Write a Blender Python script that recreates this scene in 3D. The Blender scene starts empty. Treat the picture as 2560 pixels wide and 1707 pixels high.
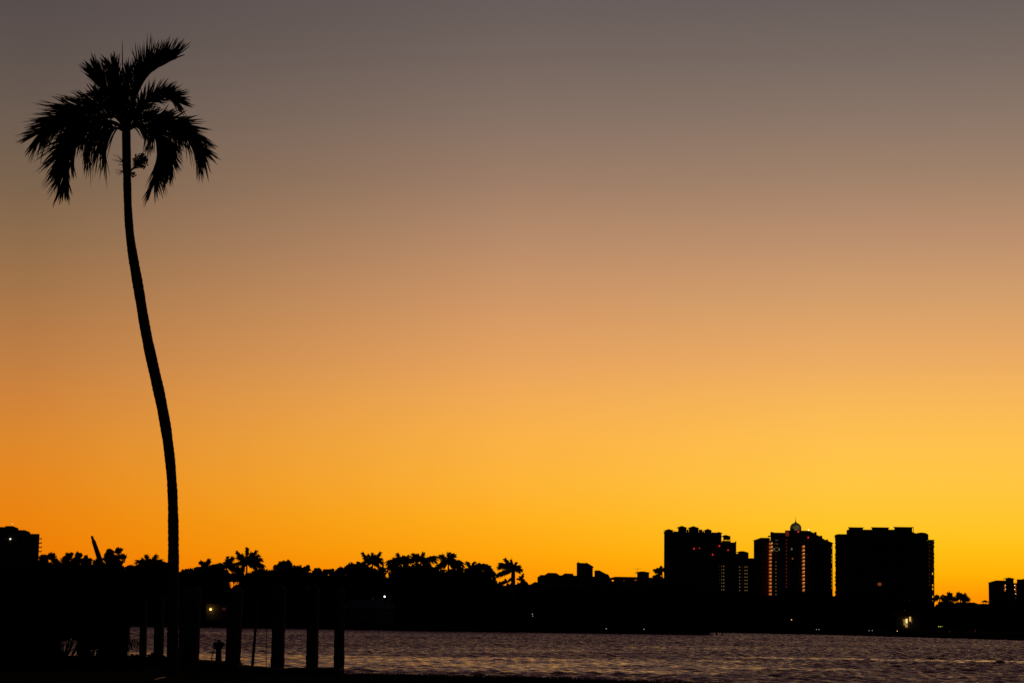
import bpy, math, random
import numpy as np
from mathutils import Vector, Matrix

S = bpy.context.scene
COL = S.collection
rad = math.radians

# ------------------------------------------------------------------ camera
F = 5333.0                       # focal length in pixels of a 2560 px wide picture (75 mm lens)
CAM_Z = 2.6
PITCH = math.atan((1540 - 853.5) / F)
ROLL = rad(0.85)
RM = (Matrix.Rotation(math.pi / 2 + PITCH, 3, 'X') @ Matrix.Rotation(ROLL, 3, 'Z'))
cam_d = bpy.data.cameras.new('camera')
cam = bpy.data.objects.new('camera', cam_d)
COL.objects.link(cam)
cam_d.sensor_width = 36.0
cam_d.lens = F / 2560 * 36.0
cam_d.clip_start = 0.1
cam_d.clip_end = 60000
cam.matrix_world = Matrix.Translation((0, 0, CAM_Z)) @ RM.to_4x4()
S.camera = cam


def ray(px, py):
    return RM @ Vector(((px - 1280) / F, -(py - 853.5) / F, -1.0))


def P(px, py, Y):
    """World point at distance Y (along +y) that stands at a given bearing and height angle."""
    d = ray(px, py)
    k = Y / d.y
    return Vector((d.x * k, Y, CAM_Z + d.z * k))


def X(px, Y, py=1500):
    return P(px, py, Y).x


def Z(px, py, Y):
    return P(px, py, Y).z


# ------------------------------------------------------------------ materials
def new_mat(name):
    m = bpy.data.materials.new(name)
    m.use_nodes = True
    nt = m.node_tree
    b = nt.nodes['Principled BSDF']
    return m, nt, b


def mat(name, col, rough=0.8, vary=0.35, scale=6.0, bump=0.0, spec=0.3, coord='Object'):
    m, nt, b = new_mat(name)
    tc = nt.nodes.new('ShaderNodeTexCoord')
    nz = nt.nodes.new('ShaderNodeTexNoise')
    nz.inputs['Scale'].default_value = scale
    nz.inputs['Detail'].default_value = 6
    nt.links.new(tc.outputs[coord], nz.inputs['Vector'])
    rp = nt.nodes.new('ShaderNodeValToRGB')
    a = [max(0, c * (1 - vary)) for c in col]
    z = [c * (1 + vary) for c in col]
    rp.color_ramp.elements[0].position = 0.3
    rp.color_ramp.elements[1].position = 0.7
    rp.color_ramp.elements[0].color = (*a, 1)
    rp.color_ramp.elements[1].color = (*z, 1)
    nt.links.new(nz.outputs['Fac'], rp.inputs['Fac'])
    nt.links.new(rp.outputs['Color'], b.inputs['Base Color'])
    b.inputs['Roughness'].default_value = rough
    b.inputs['Specular IOR Level'].default_value = spec
    if bump:
        bp = nt.nodes.new('ShaderNodeBump')
        bp.inputs['Strength'].default_value = 0.6
        bp.inputs['Distance'].default_value = bump
        nt.links.new(nz.outputs['Fac'], bp.inputs['Height'])
        nt.links.new(bp.outputs['Normal'], b.inputs['Normal'])
    return m


def emit(name, col, strength):
    m, nt, b = new_mat(name)
    b.inputs['Base Color'].default_value = (0.1, 0.1, 0.1, 1)
    b.inputs['Emission Color'].default_value = (*col, 1)
    b.inputs['Emission Strength'].default_value = strength
    return m


def facade_mat(name, col, floor_h):
    """Painted stucco with rows of darker window glass, storey by storey."""
    m, nt, b = new_mat(name)
    tc = nt.nodes.new('ShaderNodeTexCoord')
    mp = nt.nodes.new('ShaderNodeMapping')
    nt.links.new(tc.outputs['Object'], mp.inputs['Vector'])
    mp.inputs['Rotation'].default_value = (rad(90), 0, 0)
    br = nt.nodes.new('ShaderNodeTexBrick')
    br.offset = 0.0
    br.inputs['Scale'].default_value = 1.0
    br.inputs['Brick Width'].default_value = 4.2
    br.inputs['Row Height'].default_value = floor_h
    br.inputs['Mortar Size'].default_value = 0.75
    br.inputs['Mortar Smooth'].default_value = 0.0
    br.inputs['Color1'].default_value = (0.03, 0.035, 0.04, 1)
    br.inputs['Color2'].default_value = (0.05, 0.05, 0.055, 1)
    nt.links.new(mp.outputs['Vector'], br.inputs['Vector'])
    nz = nt.nodes.new('ShaderNodeTexNoise')
    nz.inputs['Scale'].default_value = 0.15
    nt.links.new(tc.outputs['Object'], nz.inputs['Vector'])
    rp = nt.nodes.new('ShaderNodeValToRGB')
    rp.color_ramp.elements[0].color = (*[c * 0.8 for c in col], 1)
    rp.color_ramp.elements[1].color = (*[c * 1.15 for c in col], 1)
    nt.links.new(nz.outputs['Fac'], rp.inputs['Fac'])
    nt.links.new(rp.outputs['Color'], br.inputs['Mortar'])
    nt.links.new(br.outputs['Color'], b.inputs['Base Color'])
    b.inputs['Roughness'].default_value = 0.75
    b.inputs['Specular IOR Level'].default_value = 0.03
    return m


M = {
    'leaf': mat('palm_leaf', (0.045, 0.06, 0.02), 0.65, scale=3, spec=0.0),
    'foliage': mat('tree_foliage', (0.04, 0.055, 0.02), 0.85, scale=0.8, spec=0.0),
    'shrub': mat('shrub_leaf', (0.04, 0.06, 0.025), 0.7, scale=4, spec=0.0),
    'bark': mat('bark', (0.14, 0.11, 0.08), 0.9, scale=5, bump=0.03, spec=0.0),
    'palm_bark': mat('palm_bark', (0.17, 0.14, 0.11), 0.9, scale=9, bump=0.02, spec=0.0),
    'shaft': mat('crownshaft_skin', (0.09, 0.11, 0.05), 0.6, scale=4),
    'fruit': mat('palm_fruit', (0.16, 0.04, 0.02), 0.5, scale=20),
    'wood': mat('weathered_wood', (0.15, 0.12, 0.095), 0.9, scale=7, bump=0.01, spec=0.0),
    'plank': mat('deck_plank', (0.17, 0.145, 0.12), 0.9, scale=5, bump=0.006, spec=0.0),
    'rubber': mat('hose_rubber', (0.04, 0.05, 0.035), 0.6),
    'rope': mat('rope_fibre', (0.2, 0.16, 0.11), 0.95, spec=0.0),
    'metal': mat('painted_metal', (0.08, 0.08, 0.08), 0.7, scale=3, spec=0.03),
    'pale': mat('pale_plastic', (0.6, 0.6, 0.58), 0.5, vary=0.1),
    'grass': mat('grass_blade', (0.05, 0.065, 0.02), 0.9, scale=0.7, spec=0.0),
    'soil': mat('lawn_soil', (0.05, 0.05, 0.028), 0.95, scale=0.6, bump=0.03, spec=0.0),
    'land': mat('shore_land', (0.05, 0.05, 0.03), 0.95, scale=0.05, spec=0.0),
    'concrete': mat('concrete', (0.25, 0.23, 0.21), 0.9, scale=0.6, spec=0.0),
    'stucco': mat('stucco', (0.26, 0.22, 0.18), 0.9, scale=0.5, vary=0.15, spec=0.0),
    'tile': mat('roof_tile', (0.16, 0.07, 0.045), 0.85, scale=1.2, spec=0.0),
    'pale_roof': mat('pale_metal_roof', (0.25, 0.27, 0.3), 0.7, vary=0.08, scale=0.6),
    'dome': mat('dome_skin', (0.4, 0.4, 0.3), 0.6, vary=0.12, scale=0.2),
    'glass': mat('dark_glass', (0.02, 0.022, 0.025), 0.15, vary=0.1, spec=0.5),
    'facade': facade_mat('condo_facade', (0.24, 0.2, 0.16), 3.02),
    'e_white': emit('lamp_white', (1.0, 0.93, 0.75), 3.0),
    'e_lit': emit('room_lamp', (1.0, 0.72, 0.28), 1.2),
    'e_cool': emit('lamp_cool', (0.8, 0.95, 0.95), 0.65),
    'e_warm': emit('lamp_warm', (1.0, 0.6, 0.14), 2.2),
    'e_red': emit('lamp_red', (1.0, 0.04, 0.05), 0.8),
    'e_orange': emit('balcony_glow', (0.8, 0.17, 0.02), 0.45),
    'e_deep': emit('balcony_wall_deep_glow', (0.6, 0.06, 0.03), 0.16),
    'e_bulb': emit('balcony_bulb', (1.0, 0.6, 0.25), 2.0),
    'e_dim': emit('window_dim_yellow', (0.8, 0.45, 0.12), 0.17),
    'e_green': emit('window_pale_green', (0.8, 0.6, 0.25), 0.16),
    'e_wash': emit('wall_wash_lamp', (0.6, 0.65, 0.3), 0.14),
    'e_yg': emit('lamp_yellow_green', (0.8, 0.8, 0.08), 0.8),
    'e_room': emit('room_light', (1.0, 0.6, 0.16), 0.7),
    'e_ember': emit('room_ember', (0.5, 0.1, 0.04), 0.35),
    'e_faint': emit('window_faint', (0.25, 0.07, 0.05), 0.12),
    'e_star': emit('mast_lamp', (1.0, 0.75, 0.25), 1.6),
}


# ------------------------------------------------------------------ mesh builder
class MB:
    def __init__(self):
        self.v = []
        self.f = []

    def add(self, vs, fs):
        o = len(self.v)
        self.v.extend(vs)
        self.f.extend([tuple(i + o for i in f) for f in fs])

    def box(self, x0, x1, y0, y1, z0, z1):
        self.add([(x0, y0, z0), (x1, y0, z0), (x1, y1, z0), (x0, y1, z0), (x0, y0, z1), (x1, y0, z1), (x1, y1, z1), (x0, y1, z1)],
                 [(3, 2, 1, 0), (4, 5, 6, 7), (0, 1, 5, 4), (1, 2, 6, 5), (2, 3, 7, 6), (3, 0, 4, 7)])

    def prism(self, outline, y0, y1):
        """Outline of (x, z), extruded from y0 to y1."""
        n = len(outline)
        self.add([(x, y0, z) for x, z in outline] + [(x, y1, z) for x, z in outline],
                 [tuple(range(n)), tuple(range(2 * n - 1, n - 1, -1))] +
                 [(i, i + n, (i + 1) % n + n, (i + 1) % n) for i in range(n)])

    def hip(self, x0, x1, y0, y1, z0, z1, ridge=0.0, th=0.4):
        """Hipped roof with an eave slab of thickness th under it; ridge = half length of the ridge along x."""
        self.box(x0, x1, y0, y1, z0 - th, z0)
        cx, cy = (x0 + x1) / 2, (y0 + y1) / 2
        z0 += 0.003
        if ridge <= 0.01:
            self.add([(x0, y0, z0), (x1, y0, z0), (x1, y1, z0), (x0, y1, z0), (cx, cy, z1)],
                     [(0, 1, 4), (1, 2, 4), (2, 3, 4), (3, 0, 4), (3, 2, 1, 0)])
        else:
            self.add([(x0, y0, z0), (x1, y0, z0), (x1, y1, z0), (x0, y1, z0), (cx - ridge, cy, z1), (cx + ridge, cy, z1)],
                     [(0, 1, 5, 4), (1, 2, 5), (2, 3, 4, 5), (3, 0, 4), (3, 2, 1, 0)])

    def tube(self, pts, rs, n=8, cap=True):
        pts = [Vector(p) for p in pts]
        if not isinstance(rs, (list, tuple)):
            rs = [rs] * len(pts)
        o = len(self.v)
        for i, p in enumerate(pts):
            t = (pts[min(i + 1, len(pts) - 1)] - pts[max(i - 1, 0)]).normalized()
            a = t.cross(Vector((0.13, 0.97, 0.2)))
            if a.length < 0.1:
                a = t.cross(Vector((1, 0, 0)))
            a.normalize()
            b = t.cross(a)
            for k in range(n):
                w = 2 * math.pi * k / n
                self.v.append(tuple(p + (a * math.cos(w) + b * math.sin(w)) * rs[i]))
        for i in range(len(pts) - 1):
            for k in range(n):
                k2 = (k + 1) % n
                self.f.append((o + i * n + k, o + i * n + k2, o + (i + 1) * n + k2, o + (i + 1) * n + k))
        if cap:
            self.f.append(tuple(o + k for k in range(n))[::-1])
            self.f.append(tuple(o + (len(pts) - 1) * n + k for k in range(n)))

    def lathe(self, c, prof, n=20):
        """prof: list of (radius, z) around the vertical through c."""
        o = len(self.v)
        for r, z in prof:
            for k in range(n):
                w = 2 * math.pi * k / n
                self.v.append((c[0] + r * math.cos(w), c[1] + r * math.sin(w), c[2] + z))
        for i in range(len(prof) - 1):
            for k in range(n):
                k2 = (k + 1) % n
                self.f.append((o + i * n + k, o + i * n + k2, o + (i + 1) * n + k2, o + (i + 1) * n + k))
        self.f.append(tuple(o + k for k in range(n))[::-1])
        self.f.append(tuple(o + (len(prof) - 1) * n + k for k in range(n)))

    def ball(self, c, r, n=8, m=5, sq=1.0):
        self.lathe(c, [(max(r * math.sin(math.pi * i / m), r * 0.02), -r * sq * math.cos(math.pi * i / m)) for i in range(m + 1)], n)

    def leafcloud(self, c, r, n, size, rng, hollow=0.0):
        for _ in range(n):
            while True:
                d = Vector((rng.uniform(-1, 1), rng.uniform(-1, 1), rng.uniform(-1, 1)))
                if hollow < d.length <= 1:
                    break
            p = Vector((c[0] + d.x * r[0], c[1] + d.y * r[1], c[2] + d.z * r[2]))
            a = Vector((rng.gauss(0, 1), rng.gauss(0, 1), rng.gauss(0, 1))).normalized()
            b = a.cross(Vector((rng.gauss(0, 1), rng.gauss(0, 1), rng.gauss(0, 1)))).normalized()
            s = size * rng.uniform(0.6, 1.3)
            w = s * rng.uniform(0.35, 0.6)
            o = len(self.v)
            self.v.extend([tuple(p - a * s), tuple(p + b * w), tuple(p + a * s), tuple(p - b * w)])
            self.f.append((o, o + 1, o + 2, o + 3))

    def ribbon(self, pts, ws, side):
        o = len(self.v)
        for p, w in zip(pts, ws):
            self.v.append(tuple(p - side * w))
            self.v.append(tuple(p + side * w))
        for i in range(len(pts) - 1):
            self.f.append((o + 2 * i, o + 2 * i + 1, o + 2 * i + 3, o + 2 * i + 2))

    def build(self, name, m, parent=None, smooth=False):
        me = bpy.data.meshes.new(name)
        if parent is not None:
            q = parent
            off = Vector((0, 0, 0))
            while q is not None:
                off += q.location
                q = q.parent
            vs = [(v[0] - off.x, v[1] - off.y, v[2] - off.z) for v in self.v]
        else:
            vs = [tuple(v) for v in self.v]
        me.from_pydata(vs, [], self.f)
        me.update()
        if smooth:
            me.polygons.foreach_set('use_smooth', [True] * len(me.polygons))
        o = bpy.data.objects.new(name, me)
        me.materials.append(m)
        COL.objects.link(o)
        if parent is not None:
            o.parent = parent
        return o


def tag(o, label=None, cat=None, group=None, kind=None):
    if label:
        o['label'] = label
    if cat:
        o['category'] = cat
    if group:
        o['group'] = group
    if kind:
        o['kind'] = kind
    return o


def thing(name, loc, label, cat, group=None):
    o = bpy.data.objects.new(name, None)
    o.empty_display_size = 0.3
    COL.objects.link(o)
    o.location = loc
    return tag(o, label, cat, group)


LAND = 1.0        # height of the far shore
# ------------------------------------------------------------------ sky
w = bpy.data.worlds.new('World')
S.world = w
w.use_nodes = True
nt = w.node_tree
nt.nodes.clear()
N = nt.nodes.new
L = nt.links.new


def lin(c):
    c = c / 255.0
    return c / 12.92 if c <= 0.04045 else ((c + 0.055) / 1.055) ** 2.4


SUN_AZ = 11.5     # degrees right of the view axis
SKY = {
    'sunward': (1990, [(0, 105, 94, 91), (150, 119, 105, 97), (300, 138, 117, 103), (450, 160, 129, 105), (600, 187, 143, 109), (750, 211, 158, 106), (900, 235, 171, 98),
                       (1000, 247, 183, 88), (1100, 255, 192, 78), (1200, 255, 197, 65), (1290, 255, 197, 46), (1320, 255, 196, 36), (1370, 255, 190, 20), (1430, 255, 177, 6), (1490, 255, 148, 3), (1530, 255, 134, 2)]),
    'middle': (1280, [(0, 103, 92, 89), (150, 116, 101, 94), (300, 134, 113, 100), (450, 156, 124, 102), (600, 182, 138, 105), (750, 207, 150, 102), (900, 229, 162, 94),
                      (1000, 242, 171, 83), (1100, 250, 177, 69), (1200, 253, 179, 54), (1300, 255, 175, 28), (1380, 255, 166, 12), (1440, 255, 151, 3), (1500, 255, 130, 2)]),
    'away': (40, [(0, 86, 76, 74), (150, 95, 83, 77), (300, 108, 91, 79), (450, 122, 98, 76), (600, 143, 108, 75), (750, 168, 118, 72), (900, 192, 126, 66),
                  (1000, 208, 131, 56), (1100, 220, 135, 43), (1200, 229, 134, 28), (1300, 235, 130, 12), (1380, 238, 125, 4), (1440, 240, 116, 2), (1500, 240, 104, 2)]),
}
tc = N('ShaderNodeTexCoord')
sx = N('ShaderNodeSeparateXYZ')
L(tc.outputs['Generated'], sx.inputs[0])


def math_node(op, a, b=None, clamp=False):
    n = N('ShaderNodeMath')
    n.operation = op
    n.use_clamp = clamp
    for i, v in enumerate((a, b)):
        if v is None:
            continue
        if isinstance(v, (int, float)):
            n.inputs[i].default_value = v
        else:
            L(v, n.inputs[i])
    return n.outputs[0]


elev = math_node('MULTIPLY', math_node('ARCSINE', sx.outputs['Z']), 180 / math.pi)
az = math_node('MULTIPLY', math_node('ARCTAN2', sx.outputs['X'], sx.outputs['Y']), 180 / math.pi)
dist = math_node('ABSOLUTE', math_node('SUBTRACT', az, SUN_AZ))
# elevation -> ramp position: 0..20 degrees takes 0..0.8, 20..90 the rest
low = math_node('MULTIPLY', elev, 0.04, True)
lowm = math_node('MINIMUM', low, 0.8)
high = math_node('MULTIPLY', math_node('SUBTRACT', elev, 20.0), 0.2 / 70.0, True)
pos = math_node('ADD', lowm, high)


def ramp(key):
    x, stops = SKY[key]
    cr = N('ShaderNodeValToRGB')
    e = cr.color_ramp
    e.interpolation = 'LINEAR'
    pts = []
    for y, r, g, b in stops:
        d = ray(x, y).normalized()
        pts.append((math.degrees(math.asin(d.z)) * 0.04, (lin(r), lin(g), lin(b))))
    pts.append((0.8, tuple(c * q_ for c, q_ in zip(pts[0][1], (1.25, 0.70, 0.92)))))
    pts.append((0.825, (0.16, 0.072, 0.09)))
    pts.append((0.84, (0.08, 0.044, 0.054)))
    pts.append((0.86, (0.016, 0.015, 0.018)))
    pts.append((0.90, (0.007, 0.007, 0.009)))
    pts.append((1.0, (0.003, 0.003, 0.004)))
    pts.sort()
    e.elements[0].position = pts[0][0]
    e.elements[0].color = (*pts[0][1], 1)
    e.elements[1].position = pts[-1][0]
    e.elements[1].color = (*pts[-1][1], 1)
    for p, c in pts[1:-1]:
        q = e.elements.new(p)
        q.color = (*c, 1)
    L(pos, cr.inputs['Fac'])
    return cr.outputs['Color']


def mix(f, a, b, op='MIX'):
    n = N('ShaderNodeMix')
    n.data_type = 'RGBA'
    n.blend_type = op
    if isinstance(f, (int, float)):
        n.inputs[0].default_value = f
    else:
        L(f, n.inputs[0])
    for i, v in ((6, a), (7, b)):
        if isinstance(v, tuple):
            n.inputs[i].default_value = v
        else:
            L(v, n.inputs[i])
    return n.outputs[2]


def smooth(v, a, b):
    n = N('ShaderNodeMapRange')
    n.interpolation_type = 'SMOOTHSTEP'
    L(v, n.inputs['Value'])
    n.inputs['From Min'].default_value = a
    n.inputs['From Max'].default_value = b
    return n.outputs['Result']


c1 = mix(math_node('MULTIPLY', math_node('SUBTRACT', dist, 2.8), 1 / 8.7, True), ramp('sunward'), ramp('middle'))
c2 = mix(math_node('MULTIPLY', math_node('SUBTRACT', dist, 11.5), 1 / 12.9, True), c1, ramp('away'))
glow = mix(smooth(dist, 26, 64), c2, (0.003, 0.003, 0.0045, 1))      # the sky behind the camera is nearly night
glow = mix(smooth(elev, 0.0, -1.5), glow, (0.004, 0.003, 0.002, 1))
sky = N('ShaderNodeTexSky')
sky.sky_type = 'NISHITA'
sky.sun_disc = False
sky.sun_elevation = rad(-4)
sky.sun_rotation = rad(SUN_AZ)
bg1 = N('ShaderNodeBackground')
bg1.inputs['Strength'].default_value = 1.0
L(glow, bg1.inputs['Color'])
bg2 = N('ShaderNodeBackground')
bg2.inputs['Strength'].default_value = 0.01
L(sky.outputs['Color'], bg2.inputs['Color'])
ad = N('ShaderNodeAddShader')
L(bg1.outputs[0], ad.inputs[0])
L(bg2.outputs[0], ad.inputs[1])
out = N('ShaderNodeOutputWorld')
L(ad.outputs[0], out.inputs['Surface'])

sun_d = bpy.data.lights.new('sun', 'SUN')
sun_d.energy = 0.02
sun_d.angle = rad(6)
sun_d.color = (1.0, 0.5, 0.15)
sun = bpy.data.objects.new('sun', sun_d)
COL.objects.link(sun)
sd = Vector((math.sin(rad(SUN_AZ)) * math.cos(rad(0.8)), math.cos(rad(SUN_AZ)) * math.cos(rad(0.8)), math.sin(rad(0.8))))
sun.rotation_euler = sd.to_track_quat('Z', 'Y').to_euler()

# ------------------------------------------------------------------ near bank
BANK = 0.85


def bank_edge(x):
    xs = [-60, -14.5, -10.6, -6.5, -4.9, 0.5, 5.5, 8.8, 60]
    ys = [110, 82, 73, 66, 63.2, 62.4, 59.0, 57.0, 40]
    return float(np.interp(x, xs, ys))


def wob(x, k=1.0):
    return (math.sin(x * 1.9 * k) + math.sin(x * 4.3 * k + 1.3) * 0.6 + math.sin(x * 9.7 * k + 0.4) * 0.35) / 2


mb = MB()
xs = np.concatenate([np.linspace(-60, -17, 20), np.arange(-16.8, 12, 0.15), np.linspace(12.5, 60, 20)])
rows = []
for x in xs:
    e = bank_edge(x)
    r = [(x, -40, 1.0), (x, 0, 1.0), (x, 20, 0.98), (x, 40, 0.92)]
    for k in range(1, 9):
        r.append((x, 40 + (e - 40) * k / 8 if e > 41 else 40 + 0.1 * k, BANK + 0.07 * (1 - k / 8) + 0.02 * wob(x + k * 1.7) + (0.012 * wob(x * 3) if k == 8 else 0)))
    e = max(e, 40.8)
    r += [(x, e + 0.35, 0.55 + 0.05 * wob(x * 2)), (x, e + 1.4, -0.4), (x, e + 6, -1.2)]
    rows.append(r)
n = len(rows[0])
mb.v = [p for r in rows for p in r]
for i in range(len(rows) - 1):
    for j in range(n - 1):
        mb.f.append((i * n + j, (i + 1) * n + j, (i + 1) * n + j + 1, i * n + j + 1))
tag(mb.build('ground', M['soil'], smooth=True), kind='structure')

rng = random.Random(3)
mb = MB()
for k in range(26000):
    x = rng.uniform(-12, 10.5)
    e = bank_edge(x)
    y = e + 0.25 - (rng.random() ** 1.6) * 14
    h = rng.uniform(0.03, 0.085) * (1.4 if rng.random() < 0.05 else 1)
    a = rng.uniform(0, 6.28)
    wv = Vector((math.cos(a), math.sin(a), 0)) * 0.012
    z = BANK - 0.02
    b = Vector((x, y, z))
    t = b + Vector((rng.uniform(-0.04, 0.04), rng.uniform(-0.04, 0.04), h + 0.03))
    o = len(mb.v)
    mb.v += [tuple(b - wv), tuple(b + wv), tuple(t)]
    mb.f.append((o, o + 1, o + 2))
tag(mb.build('grass', M['grass']), 'short dark grass along the near bank', kind='stuff')

# ------------------------------------------------------------------ water
SLOPE = 0.25
rs = np.random.RandomState(11)
GX = np.concatenate([np.arange(-116, -62, 0.5), np.arange(-62, 62, 0.17), np.arange(62, 116.1, 0.5)])
gy = [84.0]
while gy[-1] < 430:
    gy.append(gy[-1] + 0.15 + 0.27 * (gy[-1] - 84) / 346)
GY = np.array(gy)
xx, yy = np.meshgrid(GX, GY)


def sstep(v, a, b):
    t = np.clip((v - a) / (b - a), 0, 1)
    return t * t * (3 - 2 * t)


def lownoise(x, y, sx, sy, seed, k=7):
    r = np.random.RandomState(seed)
    out = np.zeros_like(x)
    for _ in range(k):
        out += np.sin(x / sx * r.uniform(0.4, 1.8) * r.choice([-1, 1]) + y / sy * r.uniform(0.4, 1.8) + r.uniform(0, 6.28))
    return out / k


# calm lanes on the water: less chop there
def lane(y0, y1, x0, x1, soft, xs=8, wobl=2.0, seed=1):
    wv = wobl * lownoise(xx, yy * 0, 9.0, 1.0, seed)
    return sstep(yy + wv, y0 - soft, y0 + soft) * (1 - sstep(yy + wv, y1 - soft, y1 + soft)) * sstep(xx, x0 - xs, x0 + xs) * (1 - sstep(xx, x1 - xs, x1 + xs))


calm = 0.85 * lane(101, 136, -40, 10, 2.0, 6, 2.5, 5)
calm = np.maximum(calm, 0.6 * lane(112, 137, 6, 17, 2.5, 5, 3.0, 8))
calm = np.maximum(calm, 0.95 * lane(143, 152, 14, 60, 1.0, 5, 1.2, 9))
calm = np.maximum(calm, 0.8 * lane(114, 118, 10, 20, 1.0, 2, 1.0, 10))
calm = np.maximum(calm, 0.75 * lane(404, 440, 10, 200, 4, 20, 3, 12))
calm = np.maximum(calm, 0.4 * sstep(lownoise(xx, yy, 20, 14, 21), 0.1, 0.5))
# gusts break the lanes into shorter streaks
gust = lownoise(xx, yy, 1.6, 3.0, 41, 9) + 0.8 * lownoise(xx, yy, 4.5, 7.0, 42, 8)
calm = np.clip(calm * (1 + 0.45 * gust) + 0.12 * gust, 0, 1)
amp = (1 - 0.48 * calm) * (0.85 + 0.3 * lownoise(xx, yy, 12, 22, 31))
zz = np.zeros_like(xx)
NW = 64
for k in range(NW):
    lam = 0.6 * (2.2 / 0.6) ** ((k + rs.rand()) / NW)
    th = rs.normal(0.2, 0.8) + math.pi / 2
    kk = 2 * math.pi / lam
    a = SLOPE * math.sqrt(2.0 / NW) / kk
    ph = kk * (xx * math.cos(th) + yy * math.sin(th)) + rs.uniform(0, 6.28)
    ph += 1.1 * np.sin(xx / rs.uniform(5, 14) + yy / rs.uniform(5, 14) + k)
    zz += a * np.sin(ph)
edge = sstep(xx, -116, -108) * (1 - sstep(xx, 108, 116)) * sstep(yy, 84, 86) * (1 - sstep(yy, 426, 429.5))
zz *= amp * edge
nv = xx.size
ny, nx = xx.shape
co = np.stack([xx, yy, zz], -1).reshape(-1, 3)
idx = np.arange(nv).reshape(ny, nx)
quads = np.stack([idx[:-1, :-1], idx[:-1, 1:], idx[1:, 1:], idx[1:, :-1]], -1).reshape(-1, 4)
x0, x1, y0, y1 = GX[0], GX[-1], GY[0], GY[-1]
ext = np.array([(-1500, -30, 0), (x0, -30, 0), (x1, -30, 0), (1500, -30, 0), (-1500, y0, 0), (1500, y0, 0), (-1500, y1, 0), (1500, y1, 0),
                (-1500, 900, 0), (x0, 900, 0), (x1, 900, 0), (1500, 900, 0)], float)
b = nv
bl, br_, tl, tr = idx[0, 0], idx[0, -1], idx[-1, 0], idx[-1, -1]
eq = np.array([(b, b + 1, bl, b + 4), (b + 1, b + 2, br_, bl), (b + 2, b + 3, b + 5, br_), (b + 4, bl, tl, b + 6), (br_, b + 5, b + 7, tr),
               (b + 6, tl, b + 9, b + 8), (tl, tr, b + 10, b + 9), (tr, b + 7, b + 11, b + 10)])
co = np.concatenate([co, ext])
quads = np.concatenate([quads, eq])
me = bpy.data.meshes.new('water')
me.vertices.add(len(co))
me.vertices.foreach_set('co', co.ravel())
me.loops.add(quads.size)
me.loops.foreach_set('vertex_index', quads.ravel().astype(np.int32))
me.polygons.add(len(quads))
me.polygons.foreach_set('loop_start', np.arange(0, quads.size, 4, dtype=np.int32))
me.polygons.foreach_set('use_smooth', np.ones(len(quads), bool))
at = me.attributes.new('calm', 'FLOAT', 'POINT')
at.data.foreach_set('value', np.concatenate([calm.ravel(), np.full(len(ext), 0.2)]).astype(np.float32))
me.update(calc_edges=True)
water = bpy.data.objects.new('water', me)
COL.objects.link(water)
tag(water, kind='structure')
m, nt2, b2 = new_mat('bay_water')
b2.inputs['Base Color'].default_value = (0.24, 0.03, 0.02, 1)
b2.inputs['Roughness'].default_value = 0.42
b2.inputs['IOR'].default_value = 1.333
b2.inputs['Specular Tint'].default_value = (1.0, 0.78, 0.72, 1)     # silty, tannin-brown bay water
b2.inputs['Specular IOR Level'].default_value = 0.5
t2 = nt2.nodes.new('ShaderNodeTexCoord')
at2 = nt2.nodes.new('ShaderNodeAttribute')
at2.attribute_name = 'calm'
nz1 = nt2.nodes.new('ShaderNodeTexNoise')
nz1.inputs['Scale'].default_value = 3.0
nz1.inputs['Detail'].default_value = 4
nz1.inputs['Distortion'].default_value = 0.6
nt2.links.new(t2.outputs['Object'], nz1.inputs['Vector'])
bp = nt2.nodes.new('ShaderNodeBump')
bp.inputs['Distance'].default_value = 0.065
ma = nt2.nodes.new('ShaderNodeMath')
ma.operation = 'MULTIPLY_ADD'
nt2.links.new(at2.outputs['Fac'], ma.inputs[0])
ma.inputs[1].default_value = -0.5
ma.inputs[2].default_value = 0.9
nt2.links.new(ma.outputs[0], bp.inputs['Strength'])
nt2.links.new(nz1.outputs['Fac'], bp.inputs['Height'])
nt2.links.new(bp.outputs['Normal'], b2.inputs['Normal'])
mr = nt2.nodes.new('ShaderNodeMapRange')       # wind roughens the open water more than the calm lanes
nt2.links.new(at2.outputs['Fac'], mr.inputs['Value'])
mr.inputs['To Min'].default_value = 0.37
mr.inputs['To Max'].default_value = 0.21
mp2 = nt2.nodes.new('ShaderNodeMapping')
mp2.inputs['Scale'].default_value = (1.7, 0.5, 1.0)
nt2.links.new(t2.outputs['Object'], mp2.inputs['Vector'])
nz2 = nt2.nodes.new('ShaderNodeTexNoise')      # cat's paws: patches of rougher and smoother ripples
nz2.inputs['Scale'].default_value = 1.0
nz2.inputs['Detail'].default_value = 5
nz2.inputs['Roughness'].default_value = 0.7
nt2.links.new(mp2.outputs['Vector'], nz2.inputs['Vector'])
ms = nt2.nodes.new('ShaderNodeMapRange')
ms.inputs['From Min'].default_value = 0.34
ms.inputs['From Max'].default_value = 0.66
ms.inputs['To Min'].default_value = -0.17
ms.inputs['To Max'].default_value = 0.17
nt2.links.new(nz2.outputs['Fac'], ms.inputs['Value'])
sm = nt2.nodes.new('ShaderNodeMath')
sm.operation = 'ADD'
nt2.links.new(mr.outputs['Result'], sm.inputs[0])
nt2.links.new(ms.outputs['Result'], sm.inputs[1])
nt2.links.new(sm.outputs[0], b2.inputs['Roughness'])
me.materials.append(m)

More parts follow.
